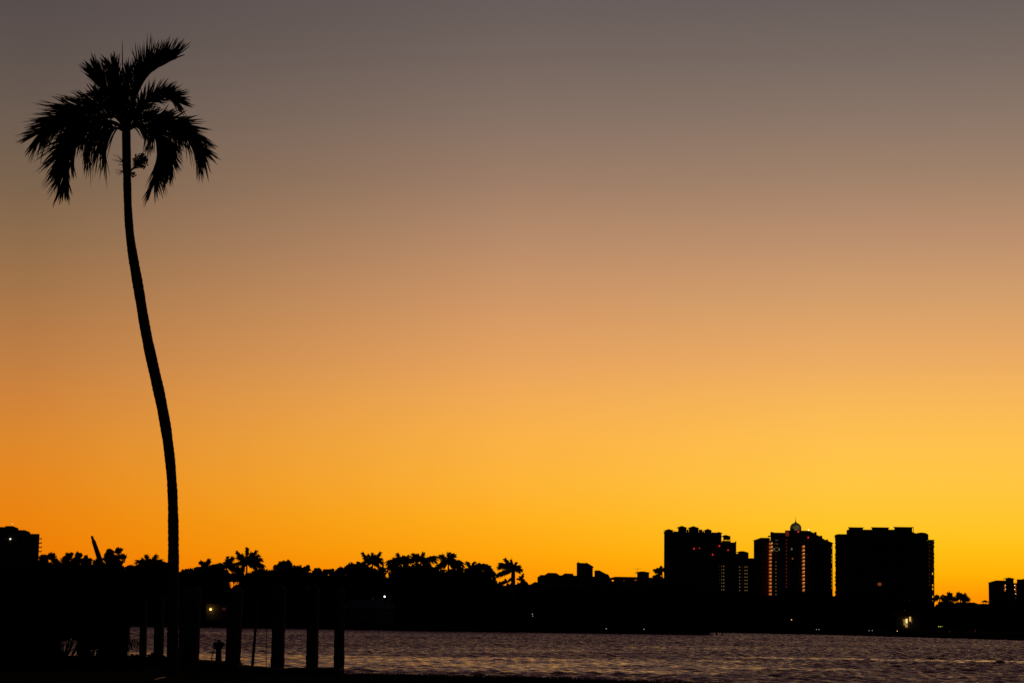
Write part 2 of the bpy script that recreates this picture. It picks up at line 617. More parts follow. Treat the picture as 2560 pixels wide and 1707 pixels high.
# ------------------------------------------------------------------ far land
mb = MB()
shore = [(-1500, 355), (-200, 355), (X(1764, 355), 355), (X(1766, 355), 430), (X(1807, 430), 430), (X(2110, 400), 400), (X(2560, 338), 338), (150, 270), (1500, 150)]
o = [(x, y) for x, y in shore]
vs = [(x, y, -1.0) for x, y in o] + [(x, y, LAND) for x, y in o] + [(x, y + 60, LAND + 0.15) for x, y in o] + [(x * 16 if abs(x) > 1000 else x * 6, 24000, LAND + 2.0) for x, y in o]
k = len(o)
fs = []
for lv in range(3):
    for i in range(k - 1):
        fs.append((lv * k + i, lv * k + i + 1, (lv + 1) * k + i + 1, (lv + 1) * k + i))
mb.add(vs, fs)
tag(mb.build('terrain', M['land']), kind='structure')

# ------------------------------------------------------------------ far undergrowth (one dark mass under the tree line)


def hedge(profile, Y, depth, per_m, size, seed, name, label):
    rng = random.Random(seed)
    mb = MB()
    pxs = [p[0] for p in profile]
    pys = [p[1] for p in profile]
    x0, x1 = X(pxs[0], Y), X(pxs[-1], Y)
    nn = int((x1 - x0) * per_m)
    for _ in range(nn):
        px = rng.uniform(pxs[0], pxs[-1])
        py = float(np.interp(px, pxs, pys))
        yy_ = Y + rng.uniform(0, depth)
        p = P(px, py, Y)
        top = p.z - 0.35 + 0.35 * math.sin(px * 0.21) * math.sin(px * 0.083)
        u = rng.random()
        z = LAND + (top - LAND) * (1 - u * u * 0.98) if rng.random() < 0.5 else LAND + (top - LAND) * u
        s = size * rng.uniform(0.6, 1.4)
        mb.leafcloud((p.x, yy_, z - s * 0.6), (s, s, s), 3, s * (0.62 if z > top - 1.2 else 0.95), rng)
    # stems inside
    for px in np.arange(pxs[0], pxs[-1], 9):
        p = P(px, float(np.interp(px, pxs, pys)), Y)
        mb.tube([(p.x, Y + depth * 0.5, LAND - 0.3), (p.x + rng.uniform(-.5, .5), Y + depth * 0.5, max(LAND + 0.6, p.z - 2.0))], [0.25, 0.12], 5)
    tag(mb.build(name, M['foliage']), label, kind='stuff')


HL = [(-60, 1425), (60, 1420), (100, 1402), (150, 1402), (205, 1405), (255, 1405), (300, 1424), (335, 1418), (350, 1408), (405, 1408), (425, 1424), (450, 1430), (500, 1422), (540, 1428), (552, 1432),
      (556, 1450), (557, 1492), (611, 1492), (612, 1430), (640, 1418), (662, 1421), (700, 1420), (780, 1424), (840, 1433), (856, 1430), (868, 1416), (895, 1410), (925, 1416), (945, 1424), (960, 1436), (978, 1440), (981, 1412), (1020, 1408), (1062, 1408),
      (1078, 1416), (1089, 1424), (1096, 1436), (1103, 1420), (1145, 1420), (1162, 1426), (1172, 1420), (1205, 1422), (1222, 1434), (1236, 1454), (1330, 1466), (1500, 1470), (1700, 1470), (1775, 1480)]
hedge(HL, 366, 9, 300, 0.75, 1, 'undergrowth', 'dark undergrowth along the far left shore')
HR = [(1650, 1475), (1780, 1488), (1900, 1492), (2070, 1490), (2084, 1489), (2096, 1488), (2300, 1506), (2338, 1515), (2352, 1511), (2366, 1505), (2385, 1502), (2408, 1503), (2422, 1508), (2470, 1513), (2620, 1514)]
hedge(HR, 446, 9, 260, 0.8, 2, 'undergrowth', 'dark undergrowth along the far right shore')

# ------------------------------------------------------------------ far broadleaf trees


def broadleaf(px, top, wpx, Y, label, blobs, seed, lean=0.0):
    """blobs: (px, py, rx_px, rz_px) clumps of the crown."""
    rng = random.Random(seed)
    k = Y / F
    base = P(px, 1500, Y)
    root = thing('broadleaf_tree', (base.x, Y, LAND), label, 'tree', 'trees along the far shore')
    t = MB()
    topz = Z(px, top, Y)
    zs = [LAND - 0.2, LAND + (topz - LAND) * 0.3, LAND + (topz - LAND) * 0.6]
    t.tube([(base.x, Y, zs[0]), (base.x + 0.15, Y, zs[1]), (base.x - 0.1, Y, zs[2])], [0.28, 0.2, 0.13], 7)
    cr = MB()
    for (bx, by, rx, rz) in blobs:
        c = P(bx, by, Y)
        dy = rng.uniform(-1.2, 1.2)
        t.tube([(base.x, Y, zs[1]), ((base.x + c.x) / 2, Y + dy * 0.5, (zs[1] + c.z) / 2 + 0.3), (c.x, Y + dy, c.z)], [0.14, 0.08, 0.03], 5)
        rxm, rzm = rx * k, rz * k
        cr.leafcloud((c.x, Y + dy, c.z), (rxm * 0.85, max(rxm, 0.8), rzm * 0.85), int(150 + 260 * rxm * rzm), 0.26, rng)
        for _ in range(7):
            a = rng.uniform(0, 6.28)
            q = (c.x + math.cos(a) * rxm * 0.85, Y + dy + rng.uniform(-.6, .6), c.z + math.sin(a) * rzm * 0.85)
            r = rng.uniform(0.2, 0.38)
            cr.leafcloud(q, (r, r, r), 22, 0.2, rng)
    t.build('trunk', M['bark'], root)
    cr.build('crown', M['foliage'], root)


broadleaf(120, 1381, 40, 372, 'rounded tree just right of the stepped left apartment block', [(112, 1395, 12, 11), (127, 1390, 11, 8), (136, 1402, 9, 8), (105, 1408, 12, 12)], 1)
broadleaf(172, 1380, 40, 374, 'twin-topped airy tree left of the leaning boom', [(162, 1398, 11, 11), (175, 1390, 9, 10), (196, 1391, 9, 10), (184, 1404, 14, 9), (205, 1402, 7, 7)], 2)
broadleaf(214, 1388, 20, 376, 'small pointed tree at the left foot of the leaning boom', [(216, 1396, 4, 8), (211, 1402, 10, 6), (221, 1402, 4, 6)], 3)
broadleaf(276, 1370, 60, 368, 'tall ragged tree with a forked top, right of the leaning boom', [(275, 1382, 11, 9), (268, 1396, 12, 11), (288, 1396, 13, 12), (301, 1376, 6, 6), (292, 1378, 4, 4), (305, 1392, 8, 7), (281, 1409, 18, 9), (297, 1406, 10, 6), (242, 1404, 10, 6)], 4)
broadleaf(310, 1413, 40, 370, 'low scrubby tree between the forked tree and the palm trunk', [(300, 1419, 9, 6), (318, 1420, 8, 6), (332, 1422, 8, 7), (288, 1422, 8, 6)], 5)
broadleaf(708, 1401, 44, 372, 'round-headed tree with clear humps, right of the tallest left palm', [(705, 1412, 12, 10), (716, 1409, 11, 8), (694, 1419, 10, 7), (727, 1415, 6, 8), (712, 1424, 20, 8)], 6)
broadleaf(748, 1413, 40, 374, 'lower lumpy tree right of the round-headed tree', [(744, 1421, 10, 8), (757, 1425, 10, 6), (769, 1420, 6, 7), (734, 1428, 9, 6)], 7)
broadleaf(470, 1420, 40, 372, 'low ragged tree just right of the tall palm trunk', [(463, 1430, 9, 7), (480, 1428, 9, 6), (495, 1425, 9, 6), (448, 1435, 7, 5)], 8)
broadleaf(582, 1425, 40, 372, 'dark bushy tree above the orange gap near the lit porch', [(585, 1443, 22, 13), (600, 1430, 15, 13), (566, 1444, 11, 12), (560, 1430, 9, 7), (600, 1445, 12, 11), (562, 1464, 8, 14), (604, 1464, 8, 14)], 9)
broadleaf(1310, 1453, 20, 372, 'small shrubby tree beside the lone palm and the low roofs', [(1307, 1457, 5, 5), (1313, 1460, 6, 4)], 10)
broadleaf(1640, 1438, 20, 440, 'small bushy tree on the flat roofline before the left tower', [(1639, 1442, 5, 4), (1648, 1444, 6, 4)], 11)
broadleaf(1700, 1482, 60, 440, 'dark wide tree at the foot of the left tower', [(1690, 1495, 24, 13), (1720, 1498, 22, 13), (1670, 1498, 16, 12)], 12)
broadleaf(1850, 1484, 60, 446, 'dark wide tree below the gap between the first two towers', [(1835, 1497, 22, 12), (1865, 1496, 22, 12), (1890, 1500, 18, 11)], 13)
broadleaf(2010, 1482, 60, 444, 'dark wide tree before the foot of the domed tower', [(1985, 1496, 22, 13), (2015, 1494, 22, 13), (2045, 1498, 20, 12), (1955, 1499, 16, 12)], 14)
broadleaf(2180, 1490, 60, 444, 'dark wide tree before the foot of the widest tower', [(2130, 1502, 24, 13), (2170, 1504, 24, 12), (2215, 1506, 24, 12)], 15)

# ------------------------------------------------------------------ far palms


def palm_frond(mb, p0, p1, sag, L, nl, rng, width=0.075, dyj=0.0, droop=0.4):
    """Arched frond from p0 to p1 (sag lifts the middle), leaflets on both sides."""
    p0, p1 = Vector(p0), Vector(p1)
    ln = (p1 - p0).length
    mid = (p0 + p1) / 2 + Vector((0, 0, sag * ln))
    pts = []
    for i in range(11):
        t = i / 10
        pts.append(p0 * (1 - t) ** 2 + mid * 2 * t * (1 - t) + p1 * t * t)
    mb.tube(pts, [0.05 - 0.04 * i / 10 for i in range(11)], 5, False)
    D = Vector((0, 1, 0))
    for i in range(nl):
        t = 0.12 + 0.88 * i / nl
        p = p0 * (1 - t) ** 2 + mid * 2 * t * (1 - t) + p1 * t * t
        T = ((mid - p0) * (1 - t) + (p1 - mid) * t).normalized()
        Sd = T.cross(D).normalized()
        for sgn in (-1, 1):
            a = rad(rng.uniform(28, 55) * (1.15 - 0.6 * t))
            be = rng.uniform(-1.0, 1.0)
            d = T * math.cos(a) + (Sd * sgn * math.cos(be) + D * math.sin(be)) * math.sin(a)
            ll = 1.55 * L * rng.uniform(0.75, 1.1) * (0.55 + 1.3 * t * (1.15 - t))
            q = []
            for s in (0, 0.4, 0.75, 1.0):
                q.append(p + d * ll * s + Vector((0, 0, -1)) * ll * droop * s * s)
            side = d.cross(Vector((rng.gauss(0, .5), 1, rng.gauss(0, .5)))).normalized()
            mb.ribbon(q, [width * 0.6, width, width * 0.7, width * 0.1], side)


def far_palm(cx, cy, Y, tips, label, seed, trunk_px=None, tw=0.17, fill=5, spear=None, name='palm_tree', L=0.72, bx=None):
    rng = random.Random(seed)
    c = P(cx, cy, Y)
    bxw = X(bx if bx is not None else cx, Y)
    root = thing(name, (bxw, Y, LAND), label, 'palm tree', 'palms along the far shore')
    t = MB()
    mid = Vector(((bxw + c.x) / 2 + (c.x - bxw) * 0.2, Y, (LAND + c.z) / 2))
    t.tube([(bxw, Y, LAND - 0.2), tuple(mid), tuple(c)], [tw * 1.25, tw, tw * 0.8], 8)
    t.build('trunk', M['palm_bark'], root)
    cr = MB()
    for tp in tips:
        px, py = tp[0], tp[1]
        sag = tp[2] if len(tp) > 2 else 0.16
        dy = rng.uniform(-0.9, 0.9)
        e = P(px, py, Y)
        e.y += dy
        ln = (e - c).length
        palm_frond(cr, c, e, sag, L * min(1, 0.45 + ln * 0.25), max(20, int(ln * 17)), rng)
    for k in range(fill):
        a = rng.uniform(-0.5, 3.6)
        r = rng.uniform(0.7, 1.5)
        e = c + Vector((math.cos(a) * r, rng.choice([-1, 1]) * rng.uniform(1.0, 2.0), math.sin(a) * r * 0.9))
        palm_frond(cr, c, e, 0.18, L * 0.8, 24, rng)
    if spear:
        e = P(spear[0], spear[1], Y)
        cr.tube([tuple(c), tuple(e)], [0.05, 0.02], 5)
    cr.build('crown', M['leaf'], root)


far_palm(372, 1416, 370, [(368, 1389), (392, 1388, 0), (345, 1402), (352, 1412), (402, 1400), (418, 1408), (335, 1416), (385, 1398), (358, 1398), (425, 1412)], 'broad bushy palm just left of the tall palm trunk', 21, spear=(376, 1384), fill=9)
far_palm(515, 1424, 368, [(501, 1403), (524, 1399, 0.02), (533, 1414), (496, 1419), (541, 1425), (488, 1428), (507, 1408), (540, 1412)], 'palm with two upright fronds in a V, between trunk and lit porch', 22, fill=7)
far_palm(566, 1420, 368, [(536, 1416, 0.45), (531, 1430, 0.5), (581, 1394, 0.1), (569, 1393, 0), (545, 1432, 0.3), (590, 1410), (598, 1424), (552, 1412, 0.2)], 'thin palm with one long frond arching out to the left', 23, fill=4)
far_palm(617, 1411, 366, [(593, 1379, -0.05), (618, 1371, 0), (640, 1378, -0.02), (654, 1397, 0.14), (660, 1415, 0.22), (589, 1408, 0.15), (606, 1386, 0), (628, 1382, 0), (645, 1388, 0), (596, 1392, 0.1), (651, 1410, 0.2), (602, 1420, .2)], 'tallest and fullest palm in the left part of the tree line', 24, fill=10, L=0.62)
far_palm(806, 1432, 374, [(797, 1420), (812, 1423), (822, 1428), (788, 1428), (830, 1425, 0.25), (780, 1434)], 'low palm peeping over the hedge right of the lumpy tree', 25, fill=5, L=0.5)
far_palm(835, 1432, 372, [(831, 1421), (840, 1425), (824, 1426, 0.3), (843, 1435)], 'tiny palm with a curled top left of the palm clump', 26, fill=3, L=0.45)
far_palm(857, 1433, 370, [(845, 1424, 0.3), (851, 1419, 0.2), (865, 1416, 0.1), (870, 1424, .2), (844, 1434, 0.3), (872, 1410, 0.1)], 'short palm at the left end of the middle palm clump', 27, fill=6)
far_palm(893, 1422, 368, [(880, 1408), (894, 1405), (907, 1406), (915, 1412), (873, 1418), (870, 1428), (922, 1420), (885, 1412), (902, 1410), (876, 1412)], 'squat palm with a wide dense head beside the open-fronded palm', 28, fill=14)
far_palm(931, 1410, 366, [(907, 1382, -0.04), (930, 1383, 0), (950, 1381, -0.03), (956, 1405, 0.25), (921, 1386, 0), (938, 1388, 0), (953, 1396, 0.15), (914, 1402, .15), (912, 1394, 0.08), (944, 1412, .2)], 'palm with fronds spread like an open hand, middle of the shore', 29, fill=7, L=0.55)
far_palm(953, 1428, 370, [(957, 1415, 0.1), (963, 1426, 0.2), (947, 1420, 0.2), (961, 1436, 0.25)], 'small sapling palm right of the open-hand palm', 30, fill=2, L=0.45)
far_palm(1003, 1409, 368, [(971, 1404, 0.22), (970, 1419, 0.28), (995, 1385, 0), (1008, 1391, 0), (1021, 1389, 0.05), (985, 1396, 0.15), (1028, 1400, 0.2), (980, 1412, .2), (1015, 1396, 0), (1002, 1394, 0)], 'full palm with two loose fronds trailing to the left', 31, fill=14)
far_palm(1052, 1405, 366, [(1034, 1385, 0.05), (1045, 1386, 0), (1058, 1383, -0.03), (1086, 1392, 0.12), (1088, 1399, 0.25), (1028, 1398, 0.2), (1066, 1412, 0.2), (1040, 1395, 0), (1078, 1418, .3)], 'palm whose right frond reaches across the gap of sky', 32, fill=10)
far_palm(1121, 1410, 366, [(1100, 1390, 0.1), (1107, 1388, 0.02), (1122, 1383, 0), (1128, 1385, 0), (1135, 1386, -0.02), (1156, 1408, 0.28), (1157, 1424, 0.3), (1088, 1421, 0.15), (1146, 1402, 0.2), (1104, 1402, .1), (1096, 1412, 0.15)], 'tall palm right of the gap of sky, head above its neighbours', 33, fill=10)
far_palm(1178, 1424, 370, [(1167, 1405, 0.12), (1171, 1406, 0.05), (1186, 1405, 0.2), (1196, 1410, 0.2), (1190, 1420, 0.2), (1164, 1422, 0.2)], 'palm with two hooked fronds left of the drooping round palm', 34, fill=5, L=0.55)
far_palm(1208, 1424, 368, [(1200, 1411, 0.1), (1215, 1412, 0.15), (1226, 1422, 0.25), (1236, 1436, 0.25), (1192, 1422, 0.2), (1229, 1442, 0.3), (1205, 1412, 0), (1220, 1416, .2), (1222, 1434, .2), (1233, 1430, .25)], 'drooping round palm at the right end of the palm row', 35, fill=12)
far_palm(1283, 1424, 364, [(1264, 1397, 0.05), (1268, 1402, 0), (1278, 1400, 0), (1290, 1406, 0), (1299, 1414, 0.1), (1299, 1428, 0.25), (1247, 1416, 0.22), (1243, 1436, 0.12), (1250, 1408, 0.15), (1295, 1420, .15), (1262, 1430, 0.1)], 'lone palm standing clear of the others beside the low roofs', 36, tw=0.42, fill=7, spear=(1279, 1391), bx=1284, L=0.55)
far_palm(1303, 1450, 368, [(1299, 1440, 0.2), (1308, 1440, 0.3), (1310, 1448, 0.2), (1294, 1446, .2)], 'tiny palm close behind the lone palm', 37, fill=2, L=0.4)
far_palm(1268, 1456, 368, [(1258, 1452, 0.25), (1263, 1447, 0.15), (1275, 1449, 0.2)], 'low tuft of palm left of the lone palm trunk', 38, fill=2, L=0.4)
far_palm(1655, 1428, 446, [(1636, 1424, 0.15), (1644, 1420, 0.15), (1653, 1415, 0), (1660, 1420, 0), (1643, 1440, 0.25), (1668, 1428, 0.2), (1648, 1435, .25)], 'palm leaning against the left edge of the first tower', 39, fill=6, L=0.6)
far_palm(2349, 1497, 446, [(2334, 1498, 0.2), (2343, 1488, 0.1), (2356, 1488, 0.15), (2366, 1499, 0.22), (2340, 1492, .1), (2370, 1496, 0.12)], 'small palm at the right foot of the widest tower', 40, fill=2, tw=0.14, L=0.8)
far_palm(2377, 1499, 446, [(2372, 1482, 0.02), (2376, 1484, 0), (2363, 1490, 0.2), (2366, 1500, 0.2), (2391, 1494, 0.15), (2384, 1496, 0.1)], 'palm with one tall upright frond, middle of the right trio', 41, fill=4, L=0.8)
far_palm(2401, 1498, 446, [(2396, 1482, 0), (2400, 1484, 0), (2412, 1485, 0.1), (2417, 1497, 0.2), (2384, 1495, 0.12), (2391, 1492, 0), (2407, 1490, 0), (2410, 1502, .2)], 'fullest palm of the right trio beyond the widest tower', 42, fill=6, L=0.85)

# ------------------------------------------------------------------ towers
YT = 1800.0
KT = YT / F


def T(px, py):
    p = P(px, py, YT)
    return p.x, p.z


def slab_plan(mb, px0, px1, ptop, pbot, Yd, y0, y1):
    """Box whose side walls are turned a little so that its plan narrows to the back."""
    xm = (px0 + px1) / 2
    z0, z1 = Z(xm, pbot, Yd) if pbot else 1.2, Z(xm, ptop, Yd)
    xa, xb = X(px0, Yd + y0, ptop), X(px1, Yd + y0, ptop)
    g = (Yd + y1) / (Yd + y0)
    xc, xd = (xa * g if xa > 0 else xa), (xb * g if xb < 0 else xb)
    if xd - xc < 0.05:
        xc, xd = xa, xb
    pl_ = [(xa, Yd + y0), (xb, Yd + y0), (xd, Yd + y1), (xc, Yd + y1)]
    mb.add([(x_, y_, z0) for x_, y_ in pl_] + [(x_, y_, z1) for x_, y_ in pl_], [(3, 2, 1, 0), (4, 5, 6, 7), (0, 1, 5, 4), (1, 2, 6, 5), (2, 3, 7, 6), (3, 0, 4, 7)])


def bx(mb, px0, px1, ptop, pbot, y0, y1):
    """Box between two bearings; top at a picture height."""
    slab_plan(mb, px0, px1, ptop, pbot, YT, y0, y1)


def pavilion(root, px0, px1, b0, b1, ybody, yeave, yapex, y0, ridge=0.0, dep=None):
    body = MB()
    dep = dep or max(3.0, 0.4 * (X(b1, YT) - X(b0, YT)))
    bx(body, b0, b1, yeave, ybody, y0, y0 + dep)
    r = MB()
    xm = (px0 + px1) / 2
    ov = X(b0, YT) - X(px0, YT)
    ov = max(ov, 0.5)
    r.hip(X(px0, YT, yeave), X(px1, YT, yeave), YT + y0 - ov, YT + y0 + dep + ov, Z(xm, yeave, YT) + 0.41, Z(xm, yapex, YT), ridge)
    p = body.build('pavilion', M['stucco'], root)
    r.build('roof', M['tile'], p)


def light(root, px, py, wpx, hpx, m, y, name='lit_window_or_wall', sub=None):
    x, z = T(px, py)
    b = MB()
    hw, hh = wpx * KT / 2, hpx * KT / 2
    b.box(x - hw, x + hw, YT + y - 0.25, YT + y + 0.02, z - hh, z + hh)
    o = b.build(name, M[m], root)
    if sub:
        sx_, sy_, sr, sm = sub
        x, z = T(px + sx_, py + sy_)
        b = MB()
        b.ball((x, YT + y - 0.6, z), sr * KT, 8, 6)
        b.build('lamp', M[sm], o)
    return o


def beacon(root, px, py, r, y, m='e_red', name='warning_light'):
    x, z = T(px, py)
    b = MB()
    r *= 0.85
    b.ball((x, YT + y - r * KT * 0.6, z), r * KT, 10, 6)
    b.build(name, M[m], root)


def slabs(root, px0, px1, ytop, ybot, y0, y1, step=8.95, th=1.6):
    b = MB()
    y = ytop
    while y < ybot:
        bx(b, px0, px1, y, y + th, y0, y1)
        y += step
    b.build('balcony_slab', M['concrete'], root)


def trim(root, px0, px1, y_, y0, y1, th=1.6, name='cornice'):
    b = MB()
    bx(b, px0, px1, y_, y_ + th, y0, y1)
    b.build(name, M['concrete'], root)


# --- first tower
x, z = T(1730, 1500)
t1 = thing('apartment_tower', (x, YT, 1.0), 'dark tower with a row of small hipped roof pavilions and red lights', 'apartment tower')
b = MB()
bx(b, 1660.3, 1803.7, 1331, None, 0, 30)
b.build('wall', M['facade'], t1)
b = MB()
bx(b, 1785.0, 1840.7, 1354.4, None, 4, 30)
b.build('wing', M['facade'], t1)
b = MB()
bx(b, 1825.0, 1871.3, 1382.5, None, 8, 30)
bx(b, 1860, 1889, 1394.6, None, 10, 30)
b.build('low_wing', M['facade'], t1)
trim(t1, 1659.3, 1804.6, 1329.8, -0.8, 30.6, 1.6, 'cornice')
for q_par in ((1684, 1695, 1327.4, 1331, 2, 14), (1747, 1756, 1322.2, 1331, 6, 16), (1756.3, 1760.5, 1326, 1331, 8, 16), (1716.5, 1721.5, 1321.5, 1331, 12, 16), (1780.5, 1791.5, 1330.0, 1331, 2, 12)):
    b = MB()
    bx(b, *q_par)
    b.build('parapet', M['stucco'], t1)
pavilion(t1, 1660, 1685, 1662, 1682, 1331, 1326.8, 1321.4, 0.6)
pavilion(t1, 1692.5, 1718, 1695.2, 1716.2, 1331, 1319.2, 1313.3, 1.2)
pavilion(t1, 1720.6, 1747.8, 1722, 1746.5, 1331, 1320, 1314, 1.5)
pavilion(t1, 1759.7, 1780.2, 1761.5, 1778.6, 1331, 1326.4, 1320.8, 1.0)
pavilion(t1, 1790.5, 1806, 1792, 1803.4, 1331, 1332.6, 1328.4, 1.4)
# open belvedere
bv = MB()
bx(bv, 1808, 1826, 1340.4, 1347.2, 8, 13)
for k in range(6):
    px = 1808 + k * 3.3
    bx(bv, px - .2, px + 1.5, 1347.2, 1351.2, 8, 9)
bo = bv.build('belvedere', M['stucco'], t1)
r = MB()
r.hip(X(1805.9, YT, 1340), X(1828.6, YT, 1340), YT + 7, YT + 14, Z(1817, 1340.2, YT) + 0.42, Z(1817, 1335, YT))
r.build('roof', M['tile'], bo)
b = MB()
bx(b, 1804.0, 1826.6, 1351.0, 1354.4, 5, 24)
bx(b, 1836.9, 1841.2, 1352.2, 1354.4, 4.5, 10)
b.build('parapet', M['stucco'], t1)
pavilion(t1, 1843.7, 1873.4, 1845.2, 1871.2, 1382.5, 1380.4, 1376, 8.5, ridge=1.2)
trim(t1, 1871.4, 1888.0, 1393.8, 9.4, 30.4, 1.4)
for (px, py, r_) in ((1735, 1371, 2.1), (1749, 1369.4, 1.4), (1798.3, 1364.2, 2.1), (1821.3, 1374, 2.0), (1781.8, 1385.5, 2.0)):
    beacon(t1, px, py, r_, 0 if px < 1803 else 4)
for k in range(8):
    y_ = 1414.3 + k * 8.4
    for px, mm in ((1804.6, 'e_dim'), (1810.4, 'e_dim')):
        light(t1, px, y_, 2.4, 2.6, mm if k < 3 else 'e_green' if k > 3 else mm, 4 if px > 1803.9 else 0)
    if k < 6:
        light(t1, 1799, y_ + 1, 1.4, 2.4, 'e_faint', 0)
    for px in (1851.6, 1865.2, 1870.2):
        light(t1, px, y_ + 1.6, 2.2, 2.4, 'e_dim' if (k + int(px)) % 3 else 'e_green', 8)
    if k < 7:
        light(t1, 1858.6, y_ + 1.6, 1.2, 2.0, 'e_faint', 8)
slabs(t1, 1848.2, 1873.6, 1410, 1490, 6.6, 7.98, 8.4, 1.2)

# --- domed tower
x, z = T(1985, 1500)
t2 = thing('apartment_tower', (x, YT, 1.0), 'tower crowned by a glowing dome with a spire, columns of lit balconies', 'apartment tower')
b = MB()
bx(b, 1884.4, 1945, 1350, None, 4, 30)
b.build('left_wing', M['facade'], t2)
b = MB()
o_ = [T(1882.8, 1350.2), T(1903.8, 1343), T(1926, 1343.4), T(1926, 1350)]
b.prism(o_, YT + 3.4, YT + 8)
b.build('roof', M['tile'], t2)
b = MB()
bx(b, 1926, 1985, 1331.5, None, 0.5, 30)
b.build('shoulder', M['facade'], t2)
b = MB()
bx(b, 1926, 1933.5, 1329, 1331.5, 1, 12)
bx(b, 1923, 1926.0, 1337.8, 1340.5, 2, 12)
bx(b, 1933.6, 1968, 1330.6, 1331.5, 1, 24)
b.build('parapet', M['stucco'], t2)
b = MB()
bx(b, 1963, 2023, 1327, None, -2, 30)
b.build('wall', M['facade'], t2)
trim(t2, 1962.4, 2023.6, 1325.8, -2.8, 30.5, 1.2)
b = MB()
o_ = [T(2023.3, 1327.6), T(2037, 1334.6), T(2048.6, 1341), T(2061, 1349.3), T(2083.2, 1357.8), T(2081, 1360), T(2081, 1490), T(2023.3, 1490)]
o_ = [(x_, z_) for x_, z_ in o_]
o2 = list(o_[:6]) + [(o_[5][0] - 1.2, 1.2), (o_[0][0], 1.2)]
o2[4:6] = [T(2079, 1356.2), T(2079, 1360)]
o2[6] = (o2[5][0], 1.2)
b.prism(o2, YT + 0.2, YT + 30)
b.build('right_wing', M['facade'], t2)
b = MB()
o_ = [T(2023.6, 1326.2), T(2037, 1333.2), T(2048.6, 1339.6), T(2061, 1347.9), T(2083.4, 1356.8), T(2083.4, 1358.2), T(2061, 1349.2), T(2048.6, 1340.9), T(2037, 1334.5), T(2023.6, 1327.5)]
b.prism(o_, YT - 0.6, YT + 30.6)
b.build('roof', M['tile'], t2)
for (p0, p1, ty, by) in ((2035.2, 2041.6, 1329.3, 1337), (2049.2, 2055.6, 1338.5, 1345), (2065.2, 2070.3, 1347.8, 1354)):
    b = MB()
    bx(b, p0, p1, ty, by, 3, 6)
    bx(b, p0 - .4, p1 + .4, ty - .5, ty - 0.01, 2.7, 6.3)
    b.build('chimney', M['stucco'], t2)
# dome
x, z = T(1992.4, 1320)
rd = 14.4 * KT
zc = Z(1992.4, 1319.5, YT)
zb = Z(1992.4, 1326, YT)
b = MB()
b.lathe((x, YT + 8, 0), [(rd * 0.98, zb), (rd * 0.98, zc)] + [(rd * math.cos(rad(a)), zc + rd * math.sin(rad(a))) for a in range(2, 88, 7)] + [(0.05, zc + rd)], 28)
dm = b.build('dome', M['dome'], t2, smooth=True)
b = MB()
b.lathe((x, YT + 8, zc + rd), [(0.9, -0.1), (0.8, 0.6), (0.35, 1.0), (0.2, 2.2), (0.09, 4.0), (0.05, Z(1992.4, 1289.5, YT) - zc - rd)], 8)
b.build('spire', M['metal'], dm)
for (dx, a) in ((-5.8, 0), (5.0, 0)):
    xq, zq = T(1992.4 + dx, 1321.5)
    b = MB()
    yq = YT + 8 - math.sqrt(rd * rd - (dx * KT) ** 2) * 0.98
    b.box(xq - 0.9, xq + 0.9, yq - 0.35, yq + 0.5, zq - 1.0, zq + 0.8)
    b.build('dormer', M['stucco'], dm)
dl = bpy.data.lights.new('dome_floodlight', 'SPOT')
dl.spot_size = rad(34)
dl.spot_blend = 0.5
dl.energy = 1100
dl.color = (1.0, 0.9, 0.42)
dl.shadow_soft_size = 0.4
do = bpy.data.objects.new('dome_floodlight', dl)
COL.objects.link(do)
do.parent = t2
do.location = (x + 0.4 - t2.location.x, -9.0, zb + 0.2 - t2.location.z)
do.rotation_euler = Vector((0.4, -17.0, -4.0)).to_track_quat('Z', 'Y').to_euler()
b = MB()
bx(b, 1986, 1999, 1327.2, 1328.4, -9.5, -2.02)
b.build('ledge', M['concrete'], t2)
beacon(t2, 1991.8, 1329.9, 2.4, -9.6)
beacon(t2, 2019.5, 1343.2, 2.2, -2.1)
beacon(t2, 2022.2, 1324.2, 1.6, 2, 'e_white', 'roof_lamp')
light(t2, 1967.2, 1333.5, 8.6, 12.5, 'e_deep', -2)  # no window here: red glow on the wall painted as an emissive panel
for k in range(15):
    y_ = 1358.5 + k * 9.0
    light(t2, 1926.0 + (1.0 if k < 3 else 0), y_, 8.0 if k < 3 else 6.8, 5.6, 'e_orange', 0.5, 'lit_balcony', (3.0, -1.8, 0.85, 'e_bulb') if k < 3 else (0.6, -1.0, 0.5, 'e_bulb'))
for k in range(4):
    y_ = 1349.6 + k * 9.2
    light(t2, 1940.2, y_, 1.7, 1.6, 'e_green', 0.5)
    light(t2, 1943.6, y_, 1.5, 1.6, 'e_green', 0.5)
for k in range(12):
    light(t2, 1939.9, 1386.0 + k * 9.02, 1.8, 2.6, 'e_faint' if k < 2 else 'e_green', 0.5)
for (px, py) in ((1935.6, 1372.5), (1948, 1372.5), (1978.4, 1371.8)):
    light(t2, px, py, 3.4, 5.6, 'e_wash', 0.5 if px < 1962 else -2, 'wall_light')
for k in range(14):
    light(t2, 1965.2, 1349.4 + k * 9.02, 2.2, 3.4, 'e_deep', -2)
light(t2, 1980.4, 1396, 2.4, 3.0, 'e_orange', -2)
for k in range(13):
    light(t2, 2007.6, 1366.5 + k * 9.06, 6.4 if k < 11 else 5, 5.2, 'e_orange', -2, 'lit_balcony', (1.4, -1.8, 0.8, 'e_bulb'))
